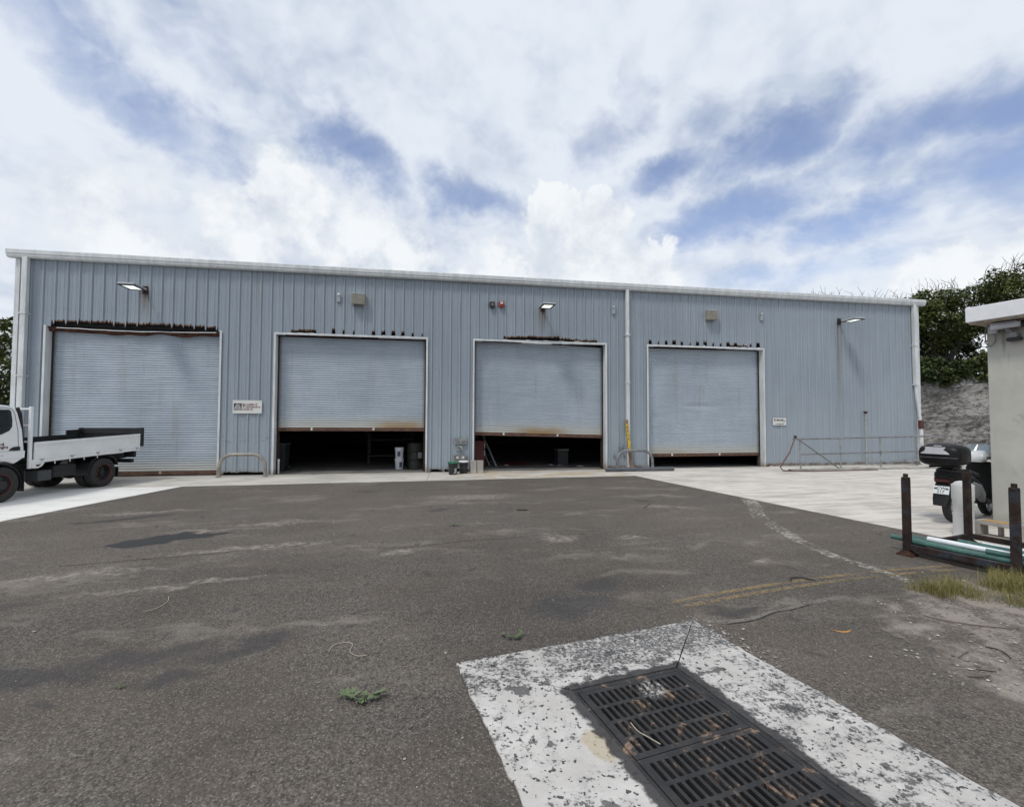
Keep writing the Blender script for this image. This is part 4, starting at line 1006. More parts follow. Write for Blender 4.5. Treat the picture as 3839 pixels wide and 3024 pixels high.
# chassis
o = MB()
for y in (-.42, .36): sb(o, -1.15, 3.2, y, y+.06, .52, .66)
sb(o, -.9, -.86, -.36, .36, .53, .65); sb(o, 1.2, 1.24, -.36, .36, .53, .65); o.tube([(0,-.8,.353),(0,.8,.353)], .06, 10); o.tube([(2.31,-.7,.33),(2.31,.7,.33)], .045, 10)
o.lathe([(0,-.16),(.12,-.12),(.16,0),(.12,.12),(0,.16)], 16, Matrix.Translation((0,0,.353)))
o.build('chassis', m_chas, truck)
MB().box(1.25, 1.55, .50, .80, .33, .56).build('battery_box', plain('battery_box', (.05,.055,.056), .6), truck, bevel=.01)
MB().box(.62, 1.18, .48, .76, .36, .64).build('fuel_tank', m_chas, truck, bevel=.04)
MB().prism([(.92,.74),(.80,.72),(.84,.42),(.90,.30),(.96,.42),(1.02,.60)], .70, .715, Mframe(Vector((0,0,0)), AX, AZ, Vector((0,1,0)))).build('stay', plain('dull_stay', (.10,.095,.085), .7), truck)
def arch(s, r, y0, y1, a0, a1, name, m):
    def fn(u, v): a = R(a0+(a1-a0)*u); return (s+r*math.cos(a), y0+(y1-y0)*v, .36+r*math.sin(a))
    q = MB().grid(fn, 18, 1); q.grid(lambda u, v: (s+(r+.02*(v))*math.cos(R(a0+(a1-a0)*u)), y1, .36+(r+.02*v)*math.sin(R(a0+(a1-a0)*u))), 18, 1); q.build(name, m, truck)
arch(0, .425, .36, .86, -5, 160, 'mudguard', m_trimb); arch(0, .425, -.86, -.36, -5, 160, 'mudguard', m_trimb); arch(2.31, .41, .45, .80, 60, 200, 'mudguard', m_trimb)
MB().box(1.86, 1.872, .52, .84, .17, .62).build('mudflap', m_trimb, truck); MB().box(-.425, -.413, .40, .86, .20, .45).build('mudflap', m_trimb, truck)
q = sb(MB(), -1.0, -.92, .56, .84, .56, .72).build('tail_lamp', m_chas, truck, bevel=.01); sb(MB(), -1.006, -1.0, .60, .80, .60, .69).build('lens', plain('lamp_red', (.12,.012,.01), .3), q)
sb(MB(), -.98, -.90, -.75, .80, .42, .52).build('rear_bumper', m_chas, truck, bevel=.01)
# load bed
sb(MB(), -1.08, 1.72, -.84, .84, .775, .815).build('bed_floor', m_chas, truck)
sb(MB(), -1.07, 1.74, .825, .868, .735, .812).build('sill', m_tw, truck, bevel=.006); sb(MB(), -1.07, 1.74, -.868, -.825, .735, .812).build('sill', m_tw, truck)
sbd = sb(MB(), -1.08, 1.695, .834, .854, .815, 1.18).build('side_board', m_tw, truck)
f = MB(); sb(f, -1.085, 1.70, .8535, .870, 1.135, 1.185); sb(f, -1.085, 1.70, .8535, .872, .812, .862); sb(f, -1.085, -1.035, .8535, .869, .862, 1.135); sb(f, 1.65, 1.70, .8535, .869, .862, 1.135); f.build('board_frame', m_tw, sbd, bevel=.006)
sb(MB(), -1.03, 1.645, .8535, .861, 1.085, 1.095).build('board_crease', m_tw, sbd)
sb(MB(), -1.08, 1.695, -.868, -.838, .815, 1.18).build('side_board', m_tail, truck)
for s in (1.55, .86, .2, -.45, -.98):
    l = MB(); sb(l, s-.045, s+.045, .870, .890, .80, .822); sb(l, s-.015, s+.015, .870, .895, .775, .80); l.build('latch', m_alu, truck)
for s in (1.25, .9, .55, .2): sb(MB(), s-.008, s+.008, .856, .868, .675, .735).build('rope_hook', m_tw, truck)
for y in (.80, -.85): sb(MB(), 1.735, 1.795, y, y+.055, .63, 1.945).build('headboard_post', m_tw, truck, bevel=.01)
for z in (1.90, 1.55, 1.2): MB().box(1.745, 1.785, -.80, .80, z-.02, z+.02).build('headboard_rail', m_tw, truck)
MB().box(1.757, 1.771, -.795, .795, .82, 1.18).build('headboard_panel', m_tail, truck)
br = MB().prism([(1.735,.735),(1.735,.63),(1.62,.625),(1.54,.655),(1.47,.735)], .835, .866, Mframe(Vector((0,0,0)), AX, AZ, Vector((0,1,0)))).build('corner_bracket', m_tw, truck, bevel=.005)
MB().prism([(1.66,.705),(1.66,.668),(1.61,.665),(1.565,.69),(1.55,.705)], .862, .8675, Mframe(Vector((0,0,0)), AX, AZ, Vector((0,1,0)))).build('bracket_hole', m_chas, br)
tg = sb(MB(), -1.165, -1.115, -.86, .80, .90, 1.335).build('tailgate', m_tail, truck, bevel=.006)
for y in (.80, -.88): sb(MB(), -1.19, -1.10, y, y+.085, .84, 1.345).build('gate_post', m_tail, tg, bevel=.006)
sb(MB(), -1.112, -1.095, -.86, .80, 1.19, 1.22).build('gate_rib', m_tail, tg)
sb(MB(), -1.10, -.70, -.835, -.80, .82, 1.30).build('gate_arm', m_tail, truck)
sb(MB(), -1.25, -1.17, .80, .83, 1.16, 1.19).build('gate_catch', m_tail, tg)
# cab
def yc(z): return .82 - max(0, z-1.30)*.11
AR = [(2.31+.47*math.cos(R(a)), .36+.47*math.sin(R(a))) for a in range(15, 125, 12)]
cabp = [(1.88,.86),(1.868,1.05),(1.90,1.45),(1.965,1.80),(2.02,1.905),(2.12,1.955),(2.35,1.98),(2.8,1.985),(3.1,1.93),(3.2,1.80),(3.42,1.28),(3.50,.95),(3.50,.52),(2.80,.50)] + AR
vs = []; n = len(cabp)
def ring(k, inset): return [(s + (0 if k else 0), sg*(yc(z)-inset), z) for s, z in cabp for sg in (k,)]
rings = []
for k in (1, -1): rings.append([(s, k*yc(z), z) for s, z in cabp])
o = MB().add(rings[0]+rings[1], [tuple(range(n)), tuple(range(n, 2*n))[::-1]] + [(i, (i+1) % n, n+(i+1) % n, n+i) for i in range(n)])
cab = o.build('cab', m_cabw, truck, bevel=.03)
MB().prism([(1.872,.868),(1.864,1.02),(3.42,1.02),(3.46,.868),(2.62,.868),(2.31,.868)], .8205, .835, Mframe(Vector((0,0,0)), AX, AZ, Vector((0,1,0)))).build('sill_panel', m_cabw, cab, bevel=.006)
def sidepoly(pts, off, name, m, par):
    p = [(s, yc(z)+off, z) for s, z in pts]; q = [(s, yc(z)-.01, z) for s, z in pts]; k = len(p)
    return MB().add(p+q, [tuple(range(k)), tuple(range(k, 2*k))[::-1]] + [(i, (i+1) % k, k+(i+1) % k, k+i) for i in range(k)]).build(name, m, par)
door = sidepoly([(1.985,1.03),(2.0,1.45),(2.04,1.80),(2.09,1.885),(2.2,1.905),(2.95,1.90),(3.05,1.80),(3.2,1.33),(3.2,1.03)], .004, 'door', m_cabw, cab)
win = sidepoly([(2.105,1.845),(2.15,1.875),(2.85,1.87),(3.02,1.45),(2.95,1.325),(2.5,1.325),(2.30,1.375),(2.16,1.445),(2.105,1.53),(2.095,1.65)], .008, 'window_surround', m_trimb, cab)
sidepoly([(2.17,1.84),(2.82,1.84),(2.95,1.48),(2.90,1.36),(2.52,1.36),(2.34,1.41),(2.22,1.475),(2.165,1.56),(2.155,1.66)], .0105, 'pane', m_wing, win)
seam = [(1.985,1.03),(2.0,1.45),(2.04,1.80),(2.09,1.89),(2.2,1.91),(2.9,1.905)]
MB().tube([(s, yc(z)+.004, z) for s, z in seam], .0045, 5).build('door_seam', m_trimb, cab)
sidepoly([(1.965,1.03),(1.96,1.10),(2.0,1.115),(2.09,1.105),(2.15,1.07),(2.175,1.035)], .014, 'door_handle', m_trimb, cab)
MB().tube([(1.93,.70,1.92),(1.875,.70,1.80),(1.835,.70,1.5),(1.82,.70,1.2),(1.82,.70,.9)], .035, 10).build('snorkel', m_trimb, truck, smooth=True)
TM = lambda s, z, off=.0055: Mframe(Vector((s, yc(z)+off, z)), Vector((-1,0,0)), AZ, Vector((0,1,0)))
for s, z, b_ in ((2.61,1.135,'Specialized'), (2.61,1.075,'Technologies'), (2.61,1.015,'Limited')): text(b_, .079, m_maroon, cab, TM(s, z+.01, .0062), bold=.0022)
text('10', .048, m_grey, cab, TM(2.335, .925, .0152), align='LEFT')

# ------------------------------------------------------------------ hoops, buckets, blocks at the wall
m_galv = plain('galvanised', (.20,.205,.21), .45, var=.3, scale=5); m_steelb = plain('brown_steel', (.30,.275,.235), .4, var=.3, scale=6, metal=.15)
def hoop(x0, x1, y, h, m, label):
    t = thing('hoop_barrier', label, 'barrier', ((x0+x1)/2, y, .007), 0, 'hoop barriers by the doors'); w2 = (x1-x0)/2; r = .36; pts = [(-w2-.012,0,0),(-w2,0,h-r)]
    for i in range(1, 9): a = math.pi/2*i/9; pts.append((-w2+r-r*math.cos(a), 0, h-r+r*math.sin(a)))
    pts += [(-w2+r,0,h),(w2-r,0,h)]
    for i in range(1, 9): a = math.pi/2*i/9; pts.append((w2-r+r*math.sin(a), 0, h-r+r*math.cos(a)))
    pts += [(w2,0,h-r),(w2+.012,0,0)]
    MB().tube(pts, .048, 14).build('hoop', m, t, smooth=True)
    for x in (-w2-.012, w2+.012): MB().lathe([(0,0),(.085,0),(.085,.012),(.0,.014)], 16, Matrix.Translation((x,0,0))).build('base_flange', m, t)
hoop(-6.03, -4.79, 14.86, .66, m_steelb, 'brown steel hoop barrier on the first pier'); hoop(6.24, 7.52, 15.02, .66, m_galv, 'galvanised hoop barrier by the middle downpipe')
def f_cmu(t):
    P = t.obj(); n = t.noise(P, 4., 4, .6); f = t.noise(P, 55., 3, .75)
    b = t.mix(t.ss(n, .3, .7), (.34,.315,.285), (.47,.44,.40)); b = t.mix(t.ss(f, .5, .75)*.4, b, (.24,.22,.20))
    return {'Base Color': b, 'Roughness': .95, 'Normal': t.bump(f, .6, .006)}
m_cmu = mat('concrete_block', f_cmu, (.4,.38,.34), .95, spec=.2)
def cmu(label, loc, rz, group, up='stand', top=None):
    """hollow block .39 x .19 x .19; stand: on end, cells through local y... ; lie: cells face local -y"""
    t = thing('concrete_block', label, 'block', loc, rz, group); L, H, D, w_ = .39, .19, .19, .034
    if up == 'stand': a = lambda x0,x1,y0,y1,z0,z1: (y0, y1, x0, x1, z0, z1)
    o = MB()
    def bx(u0,u1,v0,v1):           # u along length, v along height of the face with the two cells
        if up == 'stand': o.box(v0-H/2, v1-H/2, -D/2, D/2, u0, u1) if False else o.box(-D/2, D/2, v0-H/2, v1-H/2, u0, u1)
        else: o.box(u0-L/2, u1-L/2, -D/2, D/2, v0, v1)
    bx(0, L, 0, w_); bx(0, L, H-w_, H); bx(0, w_, w_, H-w_); bx(L-w_, L, w_, H-w_); bx(L/2-w_/2, L/2+w_/2, w_, H-w_)
    o.build('body', m_cmu, t, bevel=.003)
    if top: MB().grid(lambda u, v: (-L/2+.05+u*.24, -D/2+.015+v*(D-.04)*(.9+.1*nz(u*7)), H+.004+.004*nz(u*9, v*9)), 8, 4).build('rust_crust', top, t)
    return t
cmu('left one of two concrete blocks stood on end by the ladder door', (1.36,14.97,.007), R(0), 'blocks by the door'); cmu('right one of two concrete blocks stood on end by the ladder door', (1.575,14.97,.007), R(0), 'blocks by the door')
m_bkt = plain('black_bucket', (.022,.022,.024), .42, var=.2)
def bucket(label, loc, body, lid, group, h=.37, r0=.125, r1=.145, lab=None, handle=True):
    t = thing('bucket', label, 'bucket', loc, 0, group)
    b = MB().lathe([(0,0),(r0,0),(r0+.004,.006),(r1-.008,h*.72),(r1+.006,h*.73),(r1+.006,h*.77),(r1-.003,h*.78),(r1-.001,h*.86),(r1+.005,h*.87),(r1+.005,h*.90),(r1,h),(0,h-.01)], 28).build('body', body, t, smooth=35)
    if lid: MB().lathe([(0,h+.012),(r1-.02,h+.012),(r1+.004,h+.022),(r1+.012,h+.014),(r1+.012,h-.02),(r1+.004,h-.02)], 28).build('lid', lid, t, smooth=35)
    if handle: MB().tube([((r1+.01)*math.cos(R(a)), -abs((r1+.02)*math.sin(R(a))), h*.75-.09*abs(math.sin(R(a)))) for a in range(180, 361, 15)], .003, 6).build('handle', m_galv, t)
    if lab:
        for a0, a1, z0, z1, m in lab:
            rr = lambda z: r0+(r1-.008-r0)*z/(h*.72)+.0025
            MB().grid(lambda u, v: (rr(z0+(z1-z0)*v)*math.cos(R(a0+(a1-a0)*u)), rr(z0+(z1-z0)*v)*math.sin(R(a0+(a1-a0)*u)), z0+(z1-z0)*v), 8, 1).build('label', m, t, smooth=True)
    return t
m_green = plain('green_lid', (.025,.17,.085), .4); m_wlid = plain('white_lid', (.74,.76,.75), .35, var=.04); m_tag = plain('pale_label', (.42,.44,.47), .5)
bucket('black bucket with green lid in front of the second pier', (.70,14.62,.007), m_bkt, m_green, 'buckets by the second pier', lab=[(-70,-40,.03,.20,m_tag),(-85,-66,.02,.07,m_tag)])
bucket('black bucket with white lid in front of the second pier', (1.05,14.92,.007), m_bkt, m_wlid, 'buckets by the second pier')
m_wb = plain('white_bucket', (.66,.67,.68), .4, var=.06); m_blab = plain('blue_label', (.05,.075,.12), .5)
bucket('lower white bucket of the stacked pair inside the half raised door', (-1.04,16.45,.009), m_wb, None, 'white stacked buckets', lab=[(-85,-45,.06,.25,m_blab)], handle=False)
bucket('upper white bucket of the stacked pair inside the half raised door', (-1.04,16.45,.380), m_wb, None, 'white stacked buckets', lab=[(-115,-70,.06,.24,m_blab)], handle=False)
t = thing('oil_drum', 'dark green oil drum just inside the half raised door', 'drum', (-.50,16.72,.009))
MB().lathe([(0,0),(.285,0),(.292,.01),(.285,.03),(.285,.27),(.296,.285),(.285,.30),(.285,.57),(.296,.585),(.285,.60),(.285,.85),(.292,.87),(.28,.875),(.275,.86),(0,.86)], 32).build('drum_body', plain('drum_green', (.035,.042,.030), .6, var=.3), t, smooth=35)
MB().grid(lambda u, v: (.289*math.cos(R(-72+34*u)), .289*math.sin(R(-72+34*u)), .36+.2*v+.015*nz(u*9, v*7)), 10, 4).build('torn_label', m_tag, t, smooth=True)
t = thing('dustbin', 'dark dustbin inside the left edge of the half raised door', 'bin', (-4.90,16.55,.009))
MB().prism([(-.24,-.26),(.24,-.26),(.24,.26),(-.24,.26)], .03, .04).add([(-.20,-.22,.04),(.20,-.22,.04),(.20,.22,.04),(-.20,.22,.04),(-.26,-.28,.86),(.26,-.28,.86),(.26,.28,.86),(-.26,.28,.86)], [(0,1,5,4),(1,2,6,5),(2,3,7,6),(3,0,4,7),(4,5,6,7)]).build('body', plain('bin_dark', (.03,.034,.036), .6), t)
MB().box(-.28, .28, -.31, .30, .86, .90).build('lid', plain('bin_lid', (.09,.095,.10), .6), t, bevel=.01)
for x in (-.24, .24): MB().tube([(x-.02,.24,.08),(x+.02,.24,.08)], .08, 12).build('wheel', m_tyre, t)
t = thing('standpipe', 'short white plastic pipe stub at the half raised door jamb', 'pipe', (-4.655,15.64,.009))
MB().lathe([(0,0),(.028,0),(.028,.37),(.038,.375),(.038,.43),(.03,.45),(0,.455)], 14).build('pipe', m_pvc, t, smooth=True)
# ladder leaning just inside the third door
m_al = plain('ladder_aluminium', (.36,.365,.37), .4, var=.2, metal=.5)
t = thing('ladder', 'aluminium ladder leaning inside the crookedly raised door', 'ladder', (2.36,16.75,.009))
d = Vector((-.72,.55,1.75)).normalized(); wdt = Vector((-.30,.52,0)).normalized()*.40; LL = 2.05
for q in (Vector((0,0,0)), wdt):
    e = d.cross(wdt.normalized()); Mr = Mframe(q, wdt.normalized(), e, d)
    MB().box(-.014, .014, -.035, .035, 0.02, LL, Mr).build('rail', m_al, t)
for i in range(7): a = d*(.2+i*.28); MB().tube([a, a+wdt], .014, 8).build('rung', m_al, t)
m_redm = plain('red_cabinet', (.13,.018,.018), .5, var=.25)
t = thing('red_cabinet', 'dark red tool cabinet behind the left jamb of the ladder door', 'cabinet', (1.62,16.7,.009)); MB().box(-.30, .28, -.25, .25, .10, .95).build('body', m_redm, t, bevel=.01)
for z in (.22, .48, .72): MB().box(-.26, .24, -.262, -.25, z, z+.18).build('drawer', m_redm, t, bevel=.004)
for z in (.70, .45): MB().box(.262, .285, -.275, -.262, z, z+.16).build('handle', m_pale, t)
for x in (-.24, .22):
    for y in (-.2, .2): MB().box(x-.03, x+.03, y-.03, y+.03, 0, .10).build('foot', m_dark, t)
t = MB().grid(lambda u, v: (2.62+u*1.0+.12*v, 17.2+v*.75, .02+.05*abs(nz(u*5, v*4, 2))+.03*abs(nz(u*14, v*9))), 26, 18).build('red_tarpaulin', plain('tarp_red', (.19,.022,.02), .6, var=.3), smooth=True); tag(t, 'crumpled red tarpaulin on the floor inside the ladder door', 'tarpaulin')
rng = random.Random(5); m_scrap = plain('pale_scrap', (.34,.32,.28), .8, var=.3)
for x, y, s, l in ((2.75,17.05,.10,'pale crumpled scrap on the red tarpaulin'), (4.45,17.0,.10,'pale scrap on the floor inside the crookedly raised door'), (4.72,16.75,.08,'smaller pale scrap nearer the crooked door sill'), (5.35,16.3,.13,'rubble heap end against the right jamb inside the crooked door')):
    tag(MB().grid(lambda u, v: (x+s*(u-.5)*2+.03*nz(v*5,u*3), y+s*(v-.5)*1.4, .012+s*.5*abs(nz(u*4+x, v*4))+s*.25*math.sin(u*3.1)*math.sin(v*3.1)), 8, 8).build('floor_scrap', m_scrap), l, 'scrap', 'scraps on the workshop floor')
t = thing('storage_crate', 'grey crate deep inside the crookedly raised door', 'crate', (4.95,17.3,.009)); MB().box(-.2, .2, -.2, .2, 0, .55).build('body', plain('crate_grey', (.04,.042,.045), .7), t, bevel=.01); MB().box(-.22, .22, -.22, .22, .55, .59).build('lid', m_grey, t)
m_shelf = plain('shelf_dark', (.035,.035,.036), .8)
t = thing('storage_rack', 'dark shelving deep inside behind the white buckets', 'shelf', (-1.5,18.6,.009))
for x in (-.8, .8):
    for y in (-.25, .25): MB().box(x-.025, x+.025, y-.025, y+.025, 0, 1.9).build('post', m_shelf, t)
for z in (.3, .9, 1.5): MB().box(-.82, .82, -.28, .28, z, z+.04).build('shelf', m_shelf, t)
# plank with yellow strip
def f_wood(t_):
    P = t_.obj(); n = t_.noise(t_.mapping(P, sca=(20,20,1.5)), 1., 4, .6); return {'Base Color': t_.mix(t_.ss(n, .3, .7), (.16,.10,.06), (.30,.21,.14)), 'Roughness': .9}
m_wood = mat('raw_wood', f_wood, (.22,.15,.1), .9)
t = thing('plank', 'wooden plank with yellow punched strip leaning by the middle downpipe', 'plank', (6.80,15.10,.007)); PL = Mframe(Vector((0,0,0)), AX, Vector((0,1,-.12)).normalized(), Vector((-.145,.10,1.70)).normalized())
MB().box(-.055, .055, -.018, .018, 0.0, 1.72, PL).build('board', m_wood, t)
ys = MB().box(-.045, .045, -.026, -.0185, .66, 1.58, PL).build('yellow_strip', plain('hazard_yellow', (.60,.42,.03), .5, var=.15), t)
for i in range(4): MB().lathe([(0,0),(.022,0),(.022,.002),(0,.002)], 14, PL @ Matrix.Translation((0,-.0262,1.46-i*.135)) @ Matrix.Rotation(R(90), 4, 'X')).build('hole', m_dark, ys)
# roll of wire mesh
t = thing('wire_mesh_roll', 'grey roll of wire mesh lying in front of the hoop by the downpipe', 'mesh roll', (6.88,14.62,.075), R(-.8)); m_wire = plain('mesh_wire', (.20,.215,.23), .5, metal=.3)
o = MB()
for k in range(13):
    for sg in (1, -1):
        rr = .064-.008*((k*7) % 5)/5
        o.tube([(-1.2+2.4*i/110, rr*math.cos(sg*(i*.36)+k*.483), rr*math.sin(sg*(i*.36)+k*.483)) for i in range(111)], .0045, 3, cap=False)
kind(o.build('mesh_wires', m_wire, t), 'stuff'); MB().tube([(-1.19,0,-.002),(1.19,0,-.002)], .048, 10).build('core', plain('mesh_core', (.10,.105,.115), .7), t)
# thin white post by the blank wall
t = thing('thin_post', 'thin white post with rusty cap against the blank wall', 'post', (16.37,15.24,.007)); MB().lathe([(0,0),(.028,0),(.026,1.98),(0,1.98)], 12).build('shaft', plain('post_paint', (.40,.41,.40), .6, var=.25), t, smooth=True); MB().lathe([(0,1.97),(.05,1.975),(.07,2.05),(.06,2.055),(.0,2.03)], 12).build('cap', m_rust, t, smooth=True)
# railing
t = thing('pipe_railing', 'galvanised pipe railing in front of the blank wall', 'railing', (12.44,14.04,.007), math.atan2(.92, 5.9))
MB().tube([(-.31,0,1.07),(2.5,0,1.085),(5.9,0,1.11),(8.15,0,1.12)], .032, 10).build('top_rail', m_galv, t, smooth=True); MB().tube([(.0,0,.55),(3,0,.545),(6.2,0,.55)], .028, 10).build('middle_rail', m_galv, t, smooth=True)
m_postp = plain('chalky_post', (.30,.305,.30), .6, var=.3)
for x in (0, 1.9, 3.95, 5.95, 8.1): MB().tube([(x,0,0),(x-.01,0,1.08)], .026, 10).build('post', m_postp, t, smooth=True)
for x in (1.9, 3.95): MB().lathe([(.026,.5),(.036,.5),(.036,.6),(.026,.6)], 12, Matrix.Translation((x,0,0))).build('clamp', m_galv, t)
MB().tube([(-.12,-.03,1.06),(1.78,-.03,.02)], .022, 8).build('brace', plain('brace_dull', (.20,.19,.175), .6), t); MB().box(-.26, -.18, -.03, .03, 1.09, 1.19).build('valve', m_dark, t, bevel=.01)
MB().box(5.2, 5.9, -.12, .02, .18, .24).build('step_plate', m_postp, t)
hp = [(12.19,14.0,1.10),(12.12,13.98,.95),(11.95,13.96,.62),(11.72,13.95,.33),(11.58,13.95,.14),(11.62,13.86,.035),(11.95,13.74,.026),(12.6,13.68,.025),(13.2,13.66,.025),(14.2,13.7,.025),(15.2,13.74,.025)]
tag(MB().tube(hp, .022, 8).build('hose', plain('hose_brown', (.15,.085,.07), .6, var=.25), smooth=True), 'brown hose hanging from the railing end to the ground', 'hose')

# ------------------------------------------------------------------ stillage rack with pipes
def f_rackpaint(t):
    P = t.obj(); n = t.noise(P, 6., 5, .7); f = t.noise(P, 40., 3, .7)
    b = t.mix(t.ss(n, .36, .60), (.016,.012,.011), (.042,.026,.021)); b = t.mix(t.ss(t.noise(P, 4.2, 5, .65), .52, .60)*.8, b, (.035,.045,.058)); b = t.mix(t.ss(f, .62, .8)*.5, b, (.20,.12,.075))
    return {'Base Color': b, 'Roughness': .85, 'Normal': t.bump(n+f*.4, .4, .005)}
m_rack = mat('rusty_rack_paint', f_rackpaint, (.06,.04,.035), .85, spec=.25)
RO = Vector((6.0, 5.05)); RA = math.atan2(4.07-5.05, 6.23-6.0)
t = thing('pipe_rack', 'rusty steel post rack on the tarmac in front of the hut', 'rack', (RO.x, RO.y, .0), RA)
for x, y in ((0,0), (1.006,0), (0,1.45), (1.006,1.45)):
    p = MB().box(x-.037, x+.037, y-.037, y+.037, .03, .965).build('post', m_rack, t, bevel=.006)
    MB().lathe([(0,.965),(.045,.965),(.045,.985),(.026,.99),(.026,1.03),(0,1.03)], 12, Matrix.Translation((x,y,0))).build('cap', m_rack, p, smooth=35)
    MB().add([(x+sx*.085, y+sy*.085, 0) for sx, sy in ((-1,-1),(1,-1),(1,1),(-1,1))]+[(x+sx*.085, y+sy*.085, .012) for sx, sy in ((-1,-1),(1,-1),(1,1),(-1,1))]+[(x+sx*.04, y+sy*.04, .06) for sx, sy in ((-1,-1),(1,-1),(1,1),(-1,1))],
             [(3,2,1,0)]+[(i,(i+1)%4,4+(i+1)%4,4+i) for i in range(4)]+[(4+i,4+(i+1)%4,8+(i+1)%4,8+i) for i in range(4)]+[(8,9,10,11)]).build('foot', m_rust, p)
for y in (0, 1.45): MB().box(.038, .968, y-.028, y+.028, .075, .145).build('side_beam', m_rack, t, bevel=.005)
for x in (0, 1.006): MB().box(x-.026, x+.026, .038, 1.412, .065, .135).build('cross_beam', m_rack, t, bevel=.005)
m_gpipe = plain('green_pipe', (.055,.135,.112), .30, var=.3, scale=3.); m_wpipe = plain('white_pipe', (.80,.82,.84), .35, var=.04)
PIPES = [(.075,0,-.06,0),(.139,0,-.25,0),(.203,0,-.10,0),(.267,0,.10,0),(.331,0,-.20,0),(.395,0,.30,0),(.459,0,.22,0),(.107,1,.72,0),(.171,1,.14,1),(.235,1,.50,0),(.363,1,.36,0),(.427,1,.56,1)]
ordn = ['first','second','third','fourth','fifth','sixth','seventh','eighth','ninth']
cnt = {}
for y, ly, st, wc in PIPES:
    key = (ly, wc); cnt[key] = cnt.get(key, 0)+1
    lab = ('%s %s pipe from the yard side in the %s layer of the rack' % (ordn[cnt[key]-1], 'white' if wc else 'green', 'upper' if ly else 'lower'))
    rng = random.Random(int(y*1000)); c = math.cos(RA); s = math.sin(RA); ox = RO.x + st*c - y*s; oy = RO.y + st*s + y*c
    z = .168+.0545*ly
    p = tag(MB().lathe([(.024,0),(.031,0),(.031,2.35-st*.3),(.024,2.35-st*.3)], 16, Matrix.Rotation(R(90), 4, 'Y'), close=True).build('pipe', m_wpipe if wc else m_gpipe, smooth=35, loc=(ox, oy, z), rz=RA+R(rng.uniform(-.5,.5))), lab, 'pipe', 'pipes lying in the rack')
# bollard and block by the hut
def f_boll(t):
    P = t.obj(); n = t.noise(P, 3., 4, .6); f = t.noise(P, 18., 4, .7); b = t.mix(t.ss(n, .3, .7), (.62,.61,.585), (.76,.75,.725)); b = t.mix(t.ss(f, .66, .72)*.8, b, (.12,.10,.09))
    sm = t.ss(t.noise(t.mapping(P, sca=(1,1,.6)), 6., 4, .6), .60, .66)*t.ss(t.xyz(P)[2], .40, .30)*t.ss(t.xyz(P)[2], .08, .16); b = t.mix(sm*.8, b, (.10,.12,.14))
    return {'Base Color': b, 'Roughness': .6, 'Normal': t.bump(f, .2, .003)}
m_boll = mat('bollard_white', f_boll, (.62,.61,.59), .6)
t = thing('bollard', 'fat white bollard with domed concrete top behind the pipe rack', 'bollard', (7.76,5.69,.007)); MB().lathe([(0,0),(.118,0),(.118,.52),(.128,.55),(.128,.76),(.116,.762),(.116,.74),(0,.74)], 32).build('pipe', m_boll, t, smooth=35)
MB().lathe([(.115,.745),(.108,.775),(.08,.80),(.04,.812),(0,.815)], 28).build('dome', plain('dome_paint', (.60,.58,.56), .8, var=.15, scale=9.), t, smooth=True)
t = thing('concrete_block', 'concrete block with ochre crust on top beside the white bollard', 'block', (8.02,5.42,.007), R(-80))
o = MB()
for a in ((-.235,.235,-.11,.11,0,.05), (-.235,.235,-.11,.11,.205,.26), (-.235,-.175,-.11,.11,.05,.205), (.165,.235,-.11,.11,.05,.205), (-.04,.0,.03,.11,.05,.205)): o.box(*a)
o.build('body', m_cmu, t, bevel=.006)
MB().grid(lambda u, v: (-.17+u*.30, -.095+v*.17*(.9+.1*nz(u*7)), .264+.004*nz(u*9, v*9)), 8, 4).build('ochre_crust', plain('ochre_crust', (.48,.28,.09), .9, var=.2, scale=14.), t)

# ------------------------------------------------------------------ scooter
m_sgrey = plain('scooter_grey', (.21,.215,.22), .35, var=.08); m_sblk = plain('scooter_black', (.010,.010,.011), .5, var=.2, spec=.25); m_swht = plain('scooter_white', (.70,.71,.72), .2, var=.04); m_seat = plain('seat_vinyl', (.02,.02,.021), .55, var=.2)
m_vis = plain('scooter_screen', (.30,.36,.40), .12, var=.05); m_silv = plain('silver_panel', (.40,.40,.41), .3, var=.06)
sct = thing('scooter', 'grey and black scooter with top box parked behind the hut corner', 'scooter', (8.71,6.54,.007), R(17))
def swheel(x, r):
    M = Matrix.Translation((x,0,r)) @ Matrix.Rotation(R(90), 4, 'X'); w_ = .06
    wo = MB().lathe([(r*.72,-w_*.7),(r*.86,-w_),(r*.97,-w_*.7),(r,0),(r*.97,w_*.7),(r*.86,w_),(r*.72,w_*.7)], 36, M, close=True).build('wheel', m_tyre, sct, smooth=50)
    ri = MB().lathe([(r*.73,-w_*.6),(r*.66,-w_*.4),(r*.66,w_*.4),(r*.73,w_*.6)], 32, M, close=True); ri.lathe([(0,-.06),(.05,-.06),(.05,.06),(0,.06)], 14, M)
    for i in range(5):
        a = 2*math.pi*i/5; ri.box(.04, r*.68, -.02, .02, -.015, .015, M @ Matrix.Rotation(a, 4, 'Z'))
    ri.build('rim', m_silv, wo, smooth=35)
swheel(0, .285); swheel(1.33, .285)
Y_, Z_ = AY, AZ
